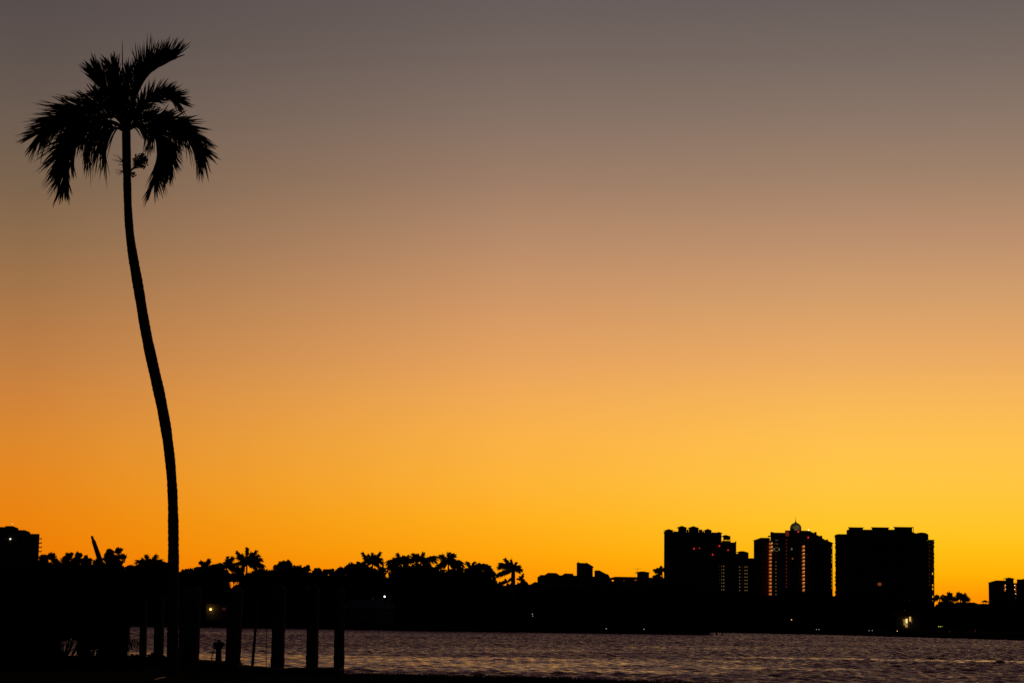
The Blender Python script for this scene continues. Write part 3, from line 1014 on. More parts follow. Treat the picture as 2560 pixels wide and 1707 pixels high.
# open balconies on the right edge: thin outer fin and slabs with sky between them
b = MB()
bx(b, 2080.3, 2081.3, 1358, None, 1, 3)
b.build('balcony_fin', M['concrete'], t2)
b = MB()
open_rows = [1367.8, 1387, 1396, 1404.5, 1422.5, 1431.5, 1441, 1450, 1459, 1468]
y = 1360.0
cur = 1358.2
for yo in open_rows:
    bx(b, 2079.02, 2080.28, cur, yo - 2.6, 1, 4)
    cur = yo + 2.6
bx(b, 2079.02, 2080.28, cur, 1500, 1, 4)
b.build('balcony_slab', M['concrete'], t2)
slabs(t2, 1888, 1924, 1360, 1490, 2.6, 3.98, 9.0, 1.2)
slabs(t2, 2028, 2076, 1366, 1490, -1.2, 0.18, 9.0, 1.2)

# --- widest tower
x, z = T(2212, 1500)
t3 = thing('apartment_tower', (x, YT, 1.0), 'widest tower with three flat roof blocks and one dim red window', 'apartment tower')
b = MB()
za_, zb2 = 1.2, Z(2200, 1337, YT)
pl_ = [(X(2089, YT), YT), (X(2319.5, YT), YT), (X(2319.5, YT), YT + 32), (X(2093, YT + 32), YT + 32)]
b.add([(x_, y_, za_) for x_, y_ in pl_] + [(x_, y_, zb2) for x_, y_ in pl_], [(3, 2, 1, 0), (4, 5, 6, 7), (0, 1, 5, 4), (1, 2, 6, 5), (2, 3, 7, 6), (3, 0, 4, 7)])
b.build('wall', M['facade'], t3)
b = MB()
bx(b, 2086.3, 2122, 1337.6, 1344, -0.6, 1.2)
bx(b, 2093.3, 2122, 1334.4, 1337.3, 0.5, 4)
b.build('parapet', M['stucco'], t3)
b = MB()
o_ = [T(2122, 1337.3), T(2122, 1323), T(2281, 1323), T(2281.5, 1328.8), T(2291.9, 1333.2), T(2291.9, 1337.3)]
b.prism(o_, YT + 1, YT + 12)
b.build('attic', M['stucco'], t3)
for (p0, p1, q0, q1, ty) in ((2122, 2157.4, 2119.8, 2160.9, 1317.6), (2179.6, 2221.7, 2177.3, 2224, 1317.6), (2235.7, 2280.6, 2233.4, 2284.4, 1316.8)):
    b = MB()
    bx(b, p0, p1, ty + 1, 1323.0, 2, 9)
    po = b.build('roof_block', M['stucco'], t3)
    b = MB()
    bx(b, q0, q1, ty - 0.3, ty + 1, 0.6, 10)
    b.build('roof_slab', M['concrete'], po)
b = MB()
bx(b, 2283.5, 2284.2, 1317.8, 1329.5, 2, 3)
b.build('post', M['metal'], t3)
b = MB()
o_ = [T(2291.9, 1349), T(2291.9, 1333), T(2296, 1331.2), T(2300.5, 1330.4), T(2308, 1330.8), T(2314, 1332), T(2318.5, 1334.2), T(2320.2, 1337.2), T(2320.2, 1349)]
b.prism(o_, YT - 1.4, YT + 26)
b.build('rounded_corner', M['stucco'], t3)
b = MB()
bx(b, 2305, 2329.6, 1349.5, None, 4, 30)
b.build('right_wing', M['facade'], t3)
trim(t3, 2319, 2336.8, 1348.2, 3, 31, 1.6)
b = MB()
bx(b, 2333.4, 2334.6, 1350, None, 5, 8)
b.build('balcony_fin', M['concrete'], t3)
b = MB()
cur = 1349.8
for y0_, y1_ in ((1430, 1435.4), (1459.3, 1464.2), (1468.2, 1474), (1487.8, 1493), (1497.8, 1503.5)):
    bx(b, 2329.62, 2333.38, cur, y0_, 4, 7)
    cur = y1_
bx(b, 2329.62, 2333.38, cur, 1520, 4, 7)
b.build('balcony_slab', M['concrete'], t3)
b = MB()
for k in range(17):
    y_ = 1352 + k * 9.55
    if k % 4 != 2:
        bx(b, 2334.62, 2335.9, y_, y_ + 6.2, 5, 8)
b.build('balcony_rail', M['concrete'], t3)
b = MB()
for k in range(17):
    y_ = 1345 + k * 9.4
    if k % 5 != 3:
        bx(b, 2087.2, 2088.98, y_, y_ + (4.5 if k % 2 else 6.5), 0.2, 2)
b.build('balcony_rail', M['concrete'], t3)
slabs(t3, 2096, 2310, 1350, 1500, -1.2, -0.02, 9.4, 1.0)
for k in range(12):
    light(t3, 2326, 1356.5 + k * 9.55, 2.6, 4.0, 'e_faint', 4)
light(t3, 2198.8, 1460, 8.6, 7.6, 'e_ember', 0)
beacon(t3, 2273.7, 1499.6, 0.9, -0.2, 'e_deep', 'balcony_lamp')

# --- left block
YA = 1440.0


def bxa(mb, p0, p1, t_, Yd, y0, y1, bot=None):
    slab_plan(mb, p0, p1, t_, bot, Yd, y0, y1)


t4 = thing('apartment_block', (X(50, YA), YA, 1.0), 'stepped apartment block at the left edge, one bright white light', 'apartment block')
b = MB()
bxa(b, -60, 99, 1332.8, YA, 0, 6)
b.build('wall', M['facade'], t4)
b = MB()


def TA(px, py):
    p = P(px, py, YA)
    return p.x, p.z


b.prism([TA(41.6, 1332.9), TA(41.6, 1324), TA(60, 1324.3), TA(70.8, 1328.8), TA(71, 1332.9)], YA + 0.6, YA + 5.8)
b.build('upper_storey', M['stucco'], t4)
b = MB()
b.prism([TA(12.4, 1333), TA(12.4, 1313.9), TA(28.8, 1314.1), TA(41.4, 1318.9), TA(41.4, 1333)], YA + 1.0, YA + 5.8)
b.build('penthouse', M['stucco'], t4)
b = MB()
bxa(b, -60, 18, 1316, YA, 1.2, 5.6, 1333)
b.build('upper_storey', M['stucco'], t4)
for k in range(4):
    b = MB()
    yk = 1336.5 + k * 10.6
    bxa(b, 96.5, 104.5, yk + 8.4, YA, 1, 5, yk + 10.6)
    bxa(b, 103.4, 104.5, yk + 6.4, YA, 1, 1.6, yk + 8.4)
    b.build('balcony', M['concrete'], t4)


def lampball(root, px, py, rpx, Yd, y, m, name='lamp'):
    p = P(px, py, Yd)
    b = MB()
    b.ball((p.x, Yd + y, p.z), rpx * Yd / F, 10, 6)
    return b.build(name, M[m], root)


lampball(t4, 26, 1346.8, 1.5, YA, -0.3, 'e_white', 'wall_lamp')
b = MB()
p = P(27.6, 1308.5, YA)
b.tube([(p.x, YA + 4, Z(27, 1314.3, YA) - 0.2), (p.x, YA + 4, p.z)], 0.06, 6)
mo = b.build('mast', M['metal'], t4)
lampball(mo, 27.6, 1308.2, 1.0, YA, 4, 'e_star', 'mast_lamp')

# --- right block
YB = 1600.0


def bxb(mb, p0, p1, t_, y0, y1, bot=None):
    bxa(mb, p0, p1, t_, YB, y0, y1, bot)


def TB(px, py):
    p = P(px, py, YB)
    return p.x, p.z


t5 = thing('apartment_block', (X(2520, YB), YB, 1.0), 'lower block at the right edge with two columns of small white lights', 'apartment block')
b = MB()
bxb(b, 2471.3, 2570, 1456.4, 0, 24)
b.build('wall', M['facade'], t5)
b = MB()
b.prism([TB(2469.2, 1456.2), TB(2491, 1450), TB(2514, 1450.3), TB(2514, 1456.3)], YB - 0.6, YB + 3)
b.build('roof', M['tile'], t5)
b = MB()
bxb(b, 2514.1, 2534, 1447.2, -1.5, 4)
pv = b.build('stair_tower', M['stucco'], t5)
r = MB()
r.hip(X(2511.8, YB, 1447), X(2535, YB, 1447), YB - 2.4, YB + 5, Z(2523.5, 1447, YB) + 0.42, Z(2523.7, 1442.6, YB))
r.build('roof', M['tile'], pv)
b = MB()
bxb(b, 2542, 2640, 1448, -1, 24)
bxb(b, 2556, 2640, 1446.8, 0, 24, 1447.95)
b.build('right_wing', M['facade'], t5)
for (px, py, r_, m_) in ((2513.4, 1462, 1.0, 'e_bulb'), (2513.4, 1471.6, 1.0, 'e_bulb'), (2536.8, 1462.4, 1.2, 'e_bulb'), (2536.8, 1472.2, 1.1, 'e_bulb'), (2539, 1483.4, 0.9, 'e_bulb'), (2538.7, 1494, 0.7, 'e_dim')):
    lampball(t5, px, py, r_, YB, -0.3 if px < 2514 else -1.2 if px > 2542 else -0.3, m_, 'wall_lamp')
for (px, py, w_, h_) in ((2514.0, 1465.6, 3.2, 4.2), (2514.0, 1475.2, 3.2, 4.2), (2539.3, 1466.3, 1.6, 5), (2539.3, 1475.8, 1.6, 5)):
    x_, z_ = TB(px - 1.6 if px < 2520 else px, py)
    b = MB()
    b.box(x_ - w_ * 0.15, x_ + w_ * 0.15, YB - 0.3, YB + 0.02, z_ - h_ * 0.15, z_ + h_ * 0.15)
    b.build('lit_window_or_wall', M['e_orange'], t5)

# ------------------------------------------------------------------ low buildings in the middle
YH = 440.0
KH = YH / F


def TH(px, py, Yd=YH):
    p = P(px, py, Yd)
    return p.x, p.z


def outline_body(root, name, pts, y0, y1, m, Yd=YH):
    b = MB()
    b.prism([TH(px, py, Yd) for px, py in pts], Yd + y0, Yd + y1)
    return b.build(name, M[m], root)


h1 = thing('house', (X(1395, YH), YH, LAND), 'long low house with two stubby gables, right of the lone palm', 'house')
outline_body(h1, 'wall', [(1345.5, 1545), (1345.5, 1440), (1350.8, 1440), (1350.8, 1436.3), (1444.8, 1438), (1444.8, 1545)], 0, 12, 'stucco')
for pts in ([(1362, 1436.2), (1370.5, 1430.6), (1390.5, 1431.4), (1398.5, 1435.6), (1398.5, 1437)], [(1406, 1436), (1413, 1432), (1433, 1433), (1434, 1436), (1434, 1438)]):
    outline_body(h1, 'roof', pts, 1, 11, 'tile')
b = MB()
bxa(b, 1389.6, 1391, 1429.6, YH, 4, 4.6, 1432)
bxa(b, 1431.8, 1433, 1431.2, YH, 4, 4.6, 1434)
b.build('chimney', M['stucco'], h1)
h1b = thing('house', (X(1322, YH), YH, LAND), 'low house whose shallow roof dips left of the two-gabled house', 'house')
outline_body(h1b, 'wall', [(1290, 1545), (1290, 1462), (1345.2, 1462), (1345.2, 1545)], 1, 12, 'stucco')
outline_body(h1b, 'roof', [(1286, 1461.9), (1306, 1452.5), (1325, 1460.8), (1337, 1453.6), (1345.2, 1455), (1345.2, 1461.9)], 0.4, 12.5, 'tile')
h2 = thing('house', (X(1464, YH), YH, LAND), 'tall narrow house with its roof cut away on the right', 'house')
outline_body(h2, 'wall', [(1445.2, 1545), (1445.2, 1406.3), (1465.4, 1408), (1481.5, 1418), (1481.5, 1437.8), (1481.5, 1545)], -1, 9, 'stucco')
outline_body(h2, 'roof', [(1444.6, 1406.2), (1445, 1404.4), (1449, 1406.6), (1465, 1407.2), (1465.6, 1405.8), (1483, 1416), (1483.2, 1419), (1481.3, 1417.9), (1465.4, 1407.9), (1449, 1407.6)], -1.5, 9.5, 'tile')
h3 = thing('house', (X(1508, YH), YH, LAND), 'house with one long roof slope falling to the right', 'house')
outline_body(h3, 'wall', [(1482, 1545), (1482, 1440), (1491.2, 1440), (1491.2, 1426), (1498, 1426.5), (1516, 1436), (1524.5, 1444), (1524.5, 1545)], 0.4, 10, 'stucco')
outline_body(h3, 'roof', [(1490.8, 1426), (1490.8, 1424.2), (1496, 1425.4), (1498, 1424.6), (1516, 1434), (1520.5, 1434.8), (1525.4, 1443), (1524.3, 1443.8), (1516, 1435.8), (1498, 1426.4)], 0, 10.5, 'tile')
h4 = thing('house', (X(1585, YH), YH, LAND), 'flat-roofed long house with a square roof lantern and aerial', 'house')
outline_body(h4, 'wall', [(1525, 1545), (1525, 1452), (1592, 1452.5), (1592, 1444), (1623.4, 1444.5), (1623.4, 1447), (1665, 1447), (1665, 1545)], 0, 12, 'stucco')
b = MB()
for px in (1525.3, 1528.2, 1534.2, 1560, 1588):
    bxa(b, px, px + (1.4 if px < 1533 else 25.6 if px < 1540 else 27.8 if px < 1580 else 4), 1446.4, YH, 0.5, 11.5, 1452.0)
b.build('clerestory', M['stucco'], h4)
outline_body(h4, 'roof', [(1524.6, 1446.2), (1524.6, 1444), (1538, 1440.8), (1592, 1441.8), (1623.4, 1443), (1662, 1444), (1662, 1446.8), (1623.4, 1444.6), (1592, 1446.3)], -0.6, 12.6, 'tile')
b = MB()
bxa(b, 1592.8, 1622.8, 1431.6, YH, 1, 3.6, 1443.6)
cu = b.build('roof_lantern', M['stucco'], h4)
r = MB()
r.hip(X(1590, YH, 1431), X(1625.4, YH, 1431), YH + 0.4, YH + 4.2, Z(1607, 1431.3, YH) + 0.1, Z(1607, 1427, YH), 0.45, 0.1)
r.build('roof', M['tile'], cu)
b = MB()
p = P(1594.6, 1419, YH)
b.tube([(p.x, YH + 2, Z(1594, 1431.5, YH)), (p.x, YH + 2, p.z)], 0.035, 5)
b.tube([(p.x - 0.8, YH + 2, p.z - 0.15), (p.x + 0.8, YH + 2, p.z - 0.05)], 0.02, 5)
b.build('aerial', M['metal'], cu)
x_, z_ = TH(1589, 1449.3)
b = MB()
b.box(x_ - 0.25, x_ + 0.25, YH - 0.06, YH + 0.02, z_ - 0.12, z_ + 0.12)
b.build('lit_window_or_wall', M['e_ember'], h4)

# pale-roofed house and porch house by the water
YP = 362.0
h5 = thing('house', (X(925, YP), YP, LAND), 'waterside house with a wide pale roof behind the dock pilings', 'house')
b = MB()
bxa(b, 868, 985, 1520, YP, 0, 3.8)
b.build('wall', M['stucco'], h5)
b = MB()
xa, xb, za, zb_ = X(858, YP), X(992, YP), Z(925, 1520, YP), Z(925, 1497, YP)
b.add([(xa, YP - 0.8, za), (xb, YP - 0.8, za), (xb - 1.2, YP + 2, zb_), (xa + 1.2, YP + 2, zb_), (xa, YP + 4.6, za), (xb, YP + 4.6, za)],
      [(0, 1, 2, 3), (1, 5, 2), (5, 4, 3, 2), (4, 0, 3), (4, 5, 1, 0)])
b.build('roof', M['pale_roof'], h5)

h6 = thing('house', (X(545, YP), YP, LAND), 'low house whose porch lamp glows yellow between the pilings', 'house')
b = MB()
bxa(b, 515, 600, 1507, YP, 0, 3.5)
b.build('wall', M['stucco'], h6)
b = MB()
r0 = X(510, YP), X(606, YP)
b.hip(r0[0], r0[1], YP - 1.3, YP + 4, Z(550, 1506.6, YP), Z(550, 1489, YP), 1.8, 0.18)
b.build('roof', M['tile'], h6)
lo = lampball(h6, 527.4, 1522.3, 3.1, YP, -0.45, 'e_warm', 'porch_lamp')
pl = bpy.data.lights.new('porch_light', 'POINT')
pl.energy = 0.2
pl.color = (1.0, 0.6, 0.25)
pl.shadow_soft_size = 0.1
po = bpy.data.objects.new('porch_light', pl)
COL.objects.link(po)
po.parent = h6
p = P(531, 1520, YP)
po.location = (p.x - h6.location.x, -0.75, p.z - LAND)
b = MB()
bxa(b, 556, 564, 1518.5, YP, -0.06, 0.02, 1524)
b.build('window', M['e_faint'], h6)

YR = 428.0
h7 = thing('house', (X(2268, YR), YR, LAND), 'small house lit golden inside, below the widest tower', 'house')
b = MB()
bxa(b, 2240, 2300, 1538, YR, 0.3, 6)
b.build('wall', M['stucco'], h7)
b = MB()
b.hip(X(2236, YR), X(2304, YR), YR - 0.6, YR + 7, Z(2270, 1537.6, YR), Z(2270, 1526, YR), 1.2, 0.2)
b.build('roof', M['tile'], h7)
for (p0, p1, y0_, y1_, m_) in ((2264.2, 2268.8, 1546, 1557, 'e_lit'), (2259.8, 2262.6, 1547, 1562, 'e_room'), (2264, 2265.2, 1559, 1567, 'e_room'), (2267, 2268.2, 1559, 1567, 'e_room'), (2273, 2277.2, 1541, 1552, 'e_room'), (2278, 2280, 1547, 1556, 'e_dim'), (2256, 2257.6, 1548.5, 1551, 'e_dim')):
    b = MB()
    bxa(b, p0, p1, y0_, YR, 0.2, 0.32, y1_)
    b.build('lit_window_or_wall', M[m_], h7)
pl2 = bpy.data.lights.new('house_light', 'POINT')
pl2.energy = 2
pl2.color = (1.0, 0.66, 0.3)
po2 = bpy.data.objects.new('house_light', pl2)
COL.objects.link(po2)
po2.parent = h7
p = P(2267, 1552, YR)
po2.location = (p.x - h7.location.x, -0.9, p.z - LAND)

YG = 450.0
h8 = thing('house', (X(2440, YG), YG, LAND), 'low gabled house at the far right with one small peach light', 'house')
outline_body(h8, 'wall', [(2405, 1570), (2405, 1511), (2476, 1511.5), (2476, 1570)], 0, 8, 'stucco', YG)
outline_body(h8, 'roof', [(2401, 1511), (2411, 1504.5), (2421, 1508.8), (2433.6, 1504.8), (2447.4, 1509.8), (2456, 1508.2), (2478, 1509.6), (2478, 1511.4)], -0.5, 8.5, 'tile', YG)
lampball(h8, 2450, 1521, 2.0, YG, -0.12, 'e_bulb', 'wall_lamp')
gz = thing('gazebo', (X(2464, YG + 12), YG + 12, LAND), 'open gazebo with a hipped roof beside the right-edge block', 'gazebo')
YZ = YG + 12
b = MB()
b.hip(X(2456.4, YZ), X(2472.8, YZ), YZ, YZ + 1.6, Z(2464, 1503.2, YZ), Z(2464, 1498.8, YZ), 0, 0.12)
b.build('roof', M['tile'], gz)
for px in (2458.4, 2463.4, 2466.4, 2470.4):
    b = MB()
    bxa(b, px, px + 0.8, 1503.6, YZ, 0.2, 0.3)
    b.build('post', M['wood'], gz)

# ------------------------------------------------------------------ leaning boom
YC = 380.0
kc = YC / F
tp, bt = P(230, 1341.5, YC), P(251.5, 1404, YC)
d = (tp - bt).normalized()
foot = bt - d * ((bt.z - LAND + 0.2) / d.z)
cr = thing('crane', (foot.x, YC, LAND), 'dark telescopic boom leaning left above the tree line', 'crane')
b = MB()
mid1 = P(233.5, 1351, YC)
b.tube([tuple(foot), tuple(bt), tuple(mid1)], [0.52, 0.5, 0.36], 10)
b.build('lower_boom', M['metal'], cr)
b = MB()
q = P(232.2, 1348, YC)
b.tube([tuple(mid1 - d * 0.6 + Vector((0.06, 0, 0))), tuple(q), tuple(tp)], [0.27, 0.26, 0.22], 10)
b.ball(tuple(tp), 0.23, 8, 6)
b.build('upper_boom', M['metal'], cr)
b = MB()
b.box(foot.x - 1.6, foot.x + 1.6, YC - 1.3, YC + 1.3, LAND - 0.05, LAND + 1.3)
b.build('base', M['metal'], cr)

# ------------------------------------------------------------------ shore lamps


def shore_lamp(px, py, rpx, Yd, m, label, name='garden_lamp', group='small lamps along the far shore'):
    if name == 'dock_lamp' and px > 1800:
        Yd = float(np.interp(px, [1807, 2110, 2560], [430, 400, 338])) - 0.5
    p = P(px, py, Yd)
    r = 0.85 * rpx * Yd / F
    base = LAND
    lowp = p.z < LAND + 0.35
    if lowp:
        base = min(base, p.z - 0.5)
    root = thing(name, (p.x, Yd, base), label, 'lamp', group)
    b = MB()
    b.tube([(p.x, Yd, base - 0.1), (p.x, Yd, p.z - r * 0.8)], [0.06, 0.05], 7)
    b.build('post', M['metal'], root)
    b = MB()
    b.ball(tuple(p), r, 12, 8)
    b.build('globe', M[m], root)


shore_lamp(961.6, 1490.5, 2.6, 356.5, 'e_white', 'bright round white lamp left of the palm whose fronds trail', 'street_lamp')
shore_lamp(932, 1495.7, 0.9, 357, 'e_ember', 'faint reddish lamp left of the bright round lamp', 'street_lamp')
shore_lamp(1331.2, 1534, 1.1, 356.5, 'e_cool', 'upper of the two stacked pale lamps below the lone palm')
shore_lamp(1331.9, 1539.2, 0.9, 356.2, 'e_cool', 'lower of the two stacked pale lamps below the lone palm')
shore_lamp(1515.7, 1570.6, 1.1, 354.6, 'e_cool', 'small white dock lamp at the waterline below the roof slope', 'dock_lamp')
shore_lamp(1610, 1571.8, 1.1, 354.6, 'e_cool', 'small white dock lamp at the waterline below the roof lantern', 'dock_lamp')
shore_lamp(1978.8, 1548, 1.2, 422, 'e_bulb', 'single orange lamp on the shore below the domed tower')
shore_lamp(2041, 1572.6, 0.9, 419.5, 'e_cool', 'left of a faint pair of dock lamps below the domed tower', 'dock_lamp')
shore_lamp(2047.2, 1572.7, 0.9, 419.5, 'e_cool', 'right of a faint pair of dock lamps below the domed tower', 'dock_lamp')
shore_lamp(2172.5, 1575, 0.9, 419.5, 'e_cool', 'left of a pair of dock lamps below the widest tower', 'dock_lamp')
shore_lamp(2180.8, 1575.4, 1.0, 419.5, 'e_cool', 'right of a pair of dock lamps below the widest tower', 'dock_lamp')
shore_lamp(2243.2, 1576.8, 1.2, 419.5, 'e_bulb', 'warm dock lamp just below the golden lit house', 'dock_lamp')
shore_lamp(2261, 1524.5, 0.7, 424, 'e_ember', 'faint pinkish lamp just above the golden lit house')
shore_lamp(2347, 1565.2, 1.5, 424, 'e_yg', 'left one of the yellow-green lamps by the right shore')
shore_lamp(2351.8, 1565.4, 1.3, 424, 'e_yg', 'middle one of the yellow-green lamps by the right shore')
shore_lamp(2355.6, 1565.0, 0.8, 424, 'e_yg', 'right and weakest of the yellow-green lamps by the right shore')
shore_lamp(2374.6, 1578.2, 0.9, 419.5, 'e_ember', 'weak dock lamp right of the yellow-green lamps', 'dock_lamp')
shore_lamp(2438.2, 1575.6, 1.2, 419.5, 'e_ember', 'small pinkish dock lamp towards the right edge', 'dock_lamp')

# ------------------------------------------------------------------ far dock and its pilings
YD = 352.0
p0, p1 = X(1640, YD), X(1765, YD)
fd = thing('jetty', ((p0 + p1) / 2, YD, 0), 'dark jetty on the far shore below the first tower', 'jetty')
b = MB()
b.box(p0, p1, YD - 1.0, 355.2, 0.45, 0.65)
b.build('deck', M['plank'], fd)
b = MB()
b.box(p0 + .1, p1 - .1, YD - 0.95, YD - 0.8, -0.3, 0.44)
b.build('fascia', M['wood'], fd)
for i, (px, w_, lb) in enumerate(((1769.8, 3.6, 'thick piling nearest the far jetty end'), (1777, 2.0, 'thin piling second from the far jetty end'), (1780.6, 1.8, 'thin piling third from the far jetty end'),
                                  (1791.3, 4.2, 'stout double-width piling among the far jetty pilings'), (1805.8, 2.4, 'outermost piling beyond the far jetty'))):
    x_ = X(px, YD, 1580)
    zt = Z(px, 1568, YD)
    b = MB()
    b.lathe((x_, YD, 0), [(w_ * YD / F / 2, -1.5), (w_ * YD / F / 2, zt), (0.03, zt + 0.15)], 10)
    tag(b.build('piling', M['wood']), lb, 'piling', 'pilings by the far jetty')

# ------------------------------------------------------------------ near dock: boardwalk along the bank
pts = [(860.5, 1667.6, 63.0), (835, 1667.2, 63.2), (711, 1667.8, 64.0), (675, 1666.6, 64.4), (606, 1661, 66.8)]
dk = thing('dock', (P(740, 1667, 63.8).x, 63.8, BANK), 'low wooden dock under the row of tall pilings', 'dock')
far = [P(*q) for q in pts]
b = MB()
for i in range(len(far) - 1):
    a, c = far[i], far[i + 1]
    n_ = max(2, int((c - a).length / 0.15))
    for k in range(n_):
        u0, u1 = k / n_, (k + 0.93) / n_
        p_, q_ = a.lerp(c, u0), a.lerp(c, u1)
        jz = 0.006 * math.sin(k * 2.3 + i)
        dep = 1.7
        vs = []
        for (e_, dy_) in ((p_, 0.03 * math.sin(k * 1.7)), (q_, 0.03 * math.sin(k * 1.7)), (q_, -dep), (p_, -dep)):
            vs.append((e_.x, e_.y + dy_, e_.z - 0.05 + jz))
        vs += [(v_[0], v_[1], v_[2] + 0.05) for v_ in vs]
        b.add(vs, [(0, 1, 2, 3)[::-1], (4, 5, 6, 7), (0, 1, 5, 4), (1, 2, 6, 5), (2, 3, 7, 6), (3, 0, 4, 7)])
b.build('deck', M['plank'], dk)
b = MB()
for i in range(len(far) - 1):
    a, c = far[i], far[i + 1]
    vs = []
    for e_ in (a, c):
        vs += [(e_.x, e_.y - 0.12, e_.z - 0.055), (e_.x, e_.y - 0.12, -0.3), (e_.x, e_.y - 0.2, -0.3), (e_.x, e_.y - 0.2, e_.z - 0.055)]
    b.add(vs, [(0, 1, 5, 4), (1, 2, 6, 5), (2, 3, 7, 6), (3, 0, 4, 7), (0, 3, 2, 1), (4, 5, 6, 7)])
b.build('fascia', M['wood'], dk)
pts2 = [(607, 1655.2, 69.5), (568, 1651.4, 72.0), (507, 1648, 73.2), (440, 1643, 76.5)]
sw = thing('dock', (P(540, 1650, 72).x, 72, BANK), 'slightly raised wooden landing around the squat hose post', 'dock')
far2 = [P(*q) for q in pts2]
b = MB()
for i in range(len(far2) - 1):
    a, c = far2[i], far2[i + 1]
    vs = [tuple(a), tuple(c), (c.x, c.y - 2.2, c.z), (a.x, a.y - 2.2, a.z)]
    vs += [(v_[0], v_[1], v_[2] - 0.06) for v_ in vs]
    b.add(vs, [(0, 1, 2, 3)[::-1], (4, 5, 6, 7), (0, 1, 5, 4), (1, 2, 6, 5), (2, 3, 7, 6), (3, 0, 4, 7)])
b.build('deck', M['plank'], sw)
b = MB()
for i in range(len(far2) - 1):
    a, c = far2[i], far2[i + 1]
    b.add([(a.x, a.y - .1, a.z - 0.065), (c.x, c.y - .1, c.z - 0.065), (c.x, c.y - .1, -0.3), (a.x, a.y - .1, -0.3), (a.x, a.y - .18, a.z - 0.065), (c.x, c.y - .18, c.z - 0.065), (c.x, c.y - .18, -0.3), (a.x, a.y - .18, -0.3)],
          [(0, 1, 2, 3), (7, 6, 5, 4), (0, 4, 5, 1), (3, 2, 6, 7), (0, 3, 7, 4), (1, 5, 6, 2)])
b.build('fascia', M['wood'], sw)


def piling(pt, pb, wpx, Yd, label, collar=None, seed=0):
    """Tall dock piling between two bearings, top to foot."""
    rng = random.Random(seed)
    a = P(pt[0], pt[1], Yd)
    c = P(pb[0], pb[1], Yd)
    r = wpx * Yd / F / 2
    d_ = (a - c)
    foot = c - d_ * ((c.z + 0.8) / d_.z)
    root = thing('piling', tuple(foot), label, 'piling', 'tall pilings of the near dock')
    b = MB()
    ps, rs_ = [], []
    for k in range(25):
        u = k / 24
        ps.append(tuple(foot.lerp(a, u)))
        rs_.append(r * (1.03 - 0.06 * u) * (1 + 0.018 * math.sin(k * 2.1 + seed)))
    b.tube(ps, rs_, 16)
    b.build('post', M['wood'], root, smooth=False)
    b = MB()
    b.lathe(tuple(a), [(r * 1.05, -0.03), (r * 1.05, 0.02), (0.02, r * 0.9)], 16)
    b.build('cap', M['metal'], root)
    if collar:
        q = c.lerp(a, (pb[1] - collar[0]) / (pb[1] - pt[1]))
        b = MB()
        h_ = collar[1] * Yd / F
        b.tube([tuple(q - Vector((0, 0, h_ / 2))), tuple(q + Vector((0, 0, h_ / 2)))], r * 1.09, 16)
        b.build('collar', M['rubber'], root)


piling((849.5, 1478), (847.3, 1672), 26.5, 62.7, 'rightmost tall piling, standing at the open end of the dock', (1642, 7), 1)
piling((783.5, 1474), (780.0, 1668), 30.5, 63.2, 'piling second from the open right end of the dock', (1642, 7), 2)
piling((699, 1474), (693.5, 1669), 33.5, 64.0, 'piling just right of the thin hanging rope', (1650, 12), 3)
piling((590, 1478), (581.5, 1662), 38.5, 67.0, 'thick piling just right of the squat hose post', (1655, 8), 4)
piling((487, 1478), (480, 1665), 34, 69.5, 'piling just left of the squat hose post', None, 5)
piling((464, 1482), (460, 1665), 30, 71.0, 'piling close against the right side of the palm trunk', None, 6)
piling((399, 1500), (396, 1655), 25, 79.0, 'piling just left of the palm trunk', None, 7)
piling((359, 1505), (357, 1650), 18.5, 82.0, 'slimmest piling, second to the left of the palm trunk', None, 8)

# leaning pole and rope
a, c = P(645, 1500, 65.0), P(630.5, 1666, 65.0)
d_ = a - c
foot = c - d_ * ((c.z + 0.5) / d_.z)
b = MB()
b.tube([tuple(foot), tuple(a)], [0.052, 0.04], 10)
tag(b.build('mooring_pole', M['wood']), 'thin pole leaning right between two thick pilings', 'pole')
b = MB()
a, c = P(668.5, 1500, 64.3), P(664.5, 1668, 64.3)
b.tube([tuple(a.lerp(c, k / 8) + Vector((0.01 * math.sin(k), 0, 0))) for k in range(9)], 0.011, 6)
tag(b.build('rope', M['rope']), 'thin rope hanging straight down left of a thick piling', 'rope')
b = MB()
a, c = P(667.8, 1501, 64.3), P(697, 1492, 64.3)
b.tube([tuple(a), tuple((a + c) / 2 - Vector((0, 0, 0.06))), tuple(c - Vector((0, 0.1, 0)))], 0.011, 6)
rp = b.build('rope_tie', M['rope'], bpy.data.objects['rope'])

# squat hose post
Yq = 71.2
kq = Yq / F
c = P(546, 1652, Yq)
hp = thing('hose_post', tuple(c), 'squat dock post with a flared hat-like top and a hanging hose', 'dock post')


def q_(px, py, dy=0.0):
    p = P(px, py, Yq + dy)
    return p


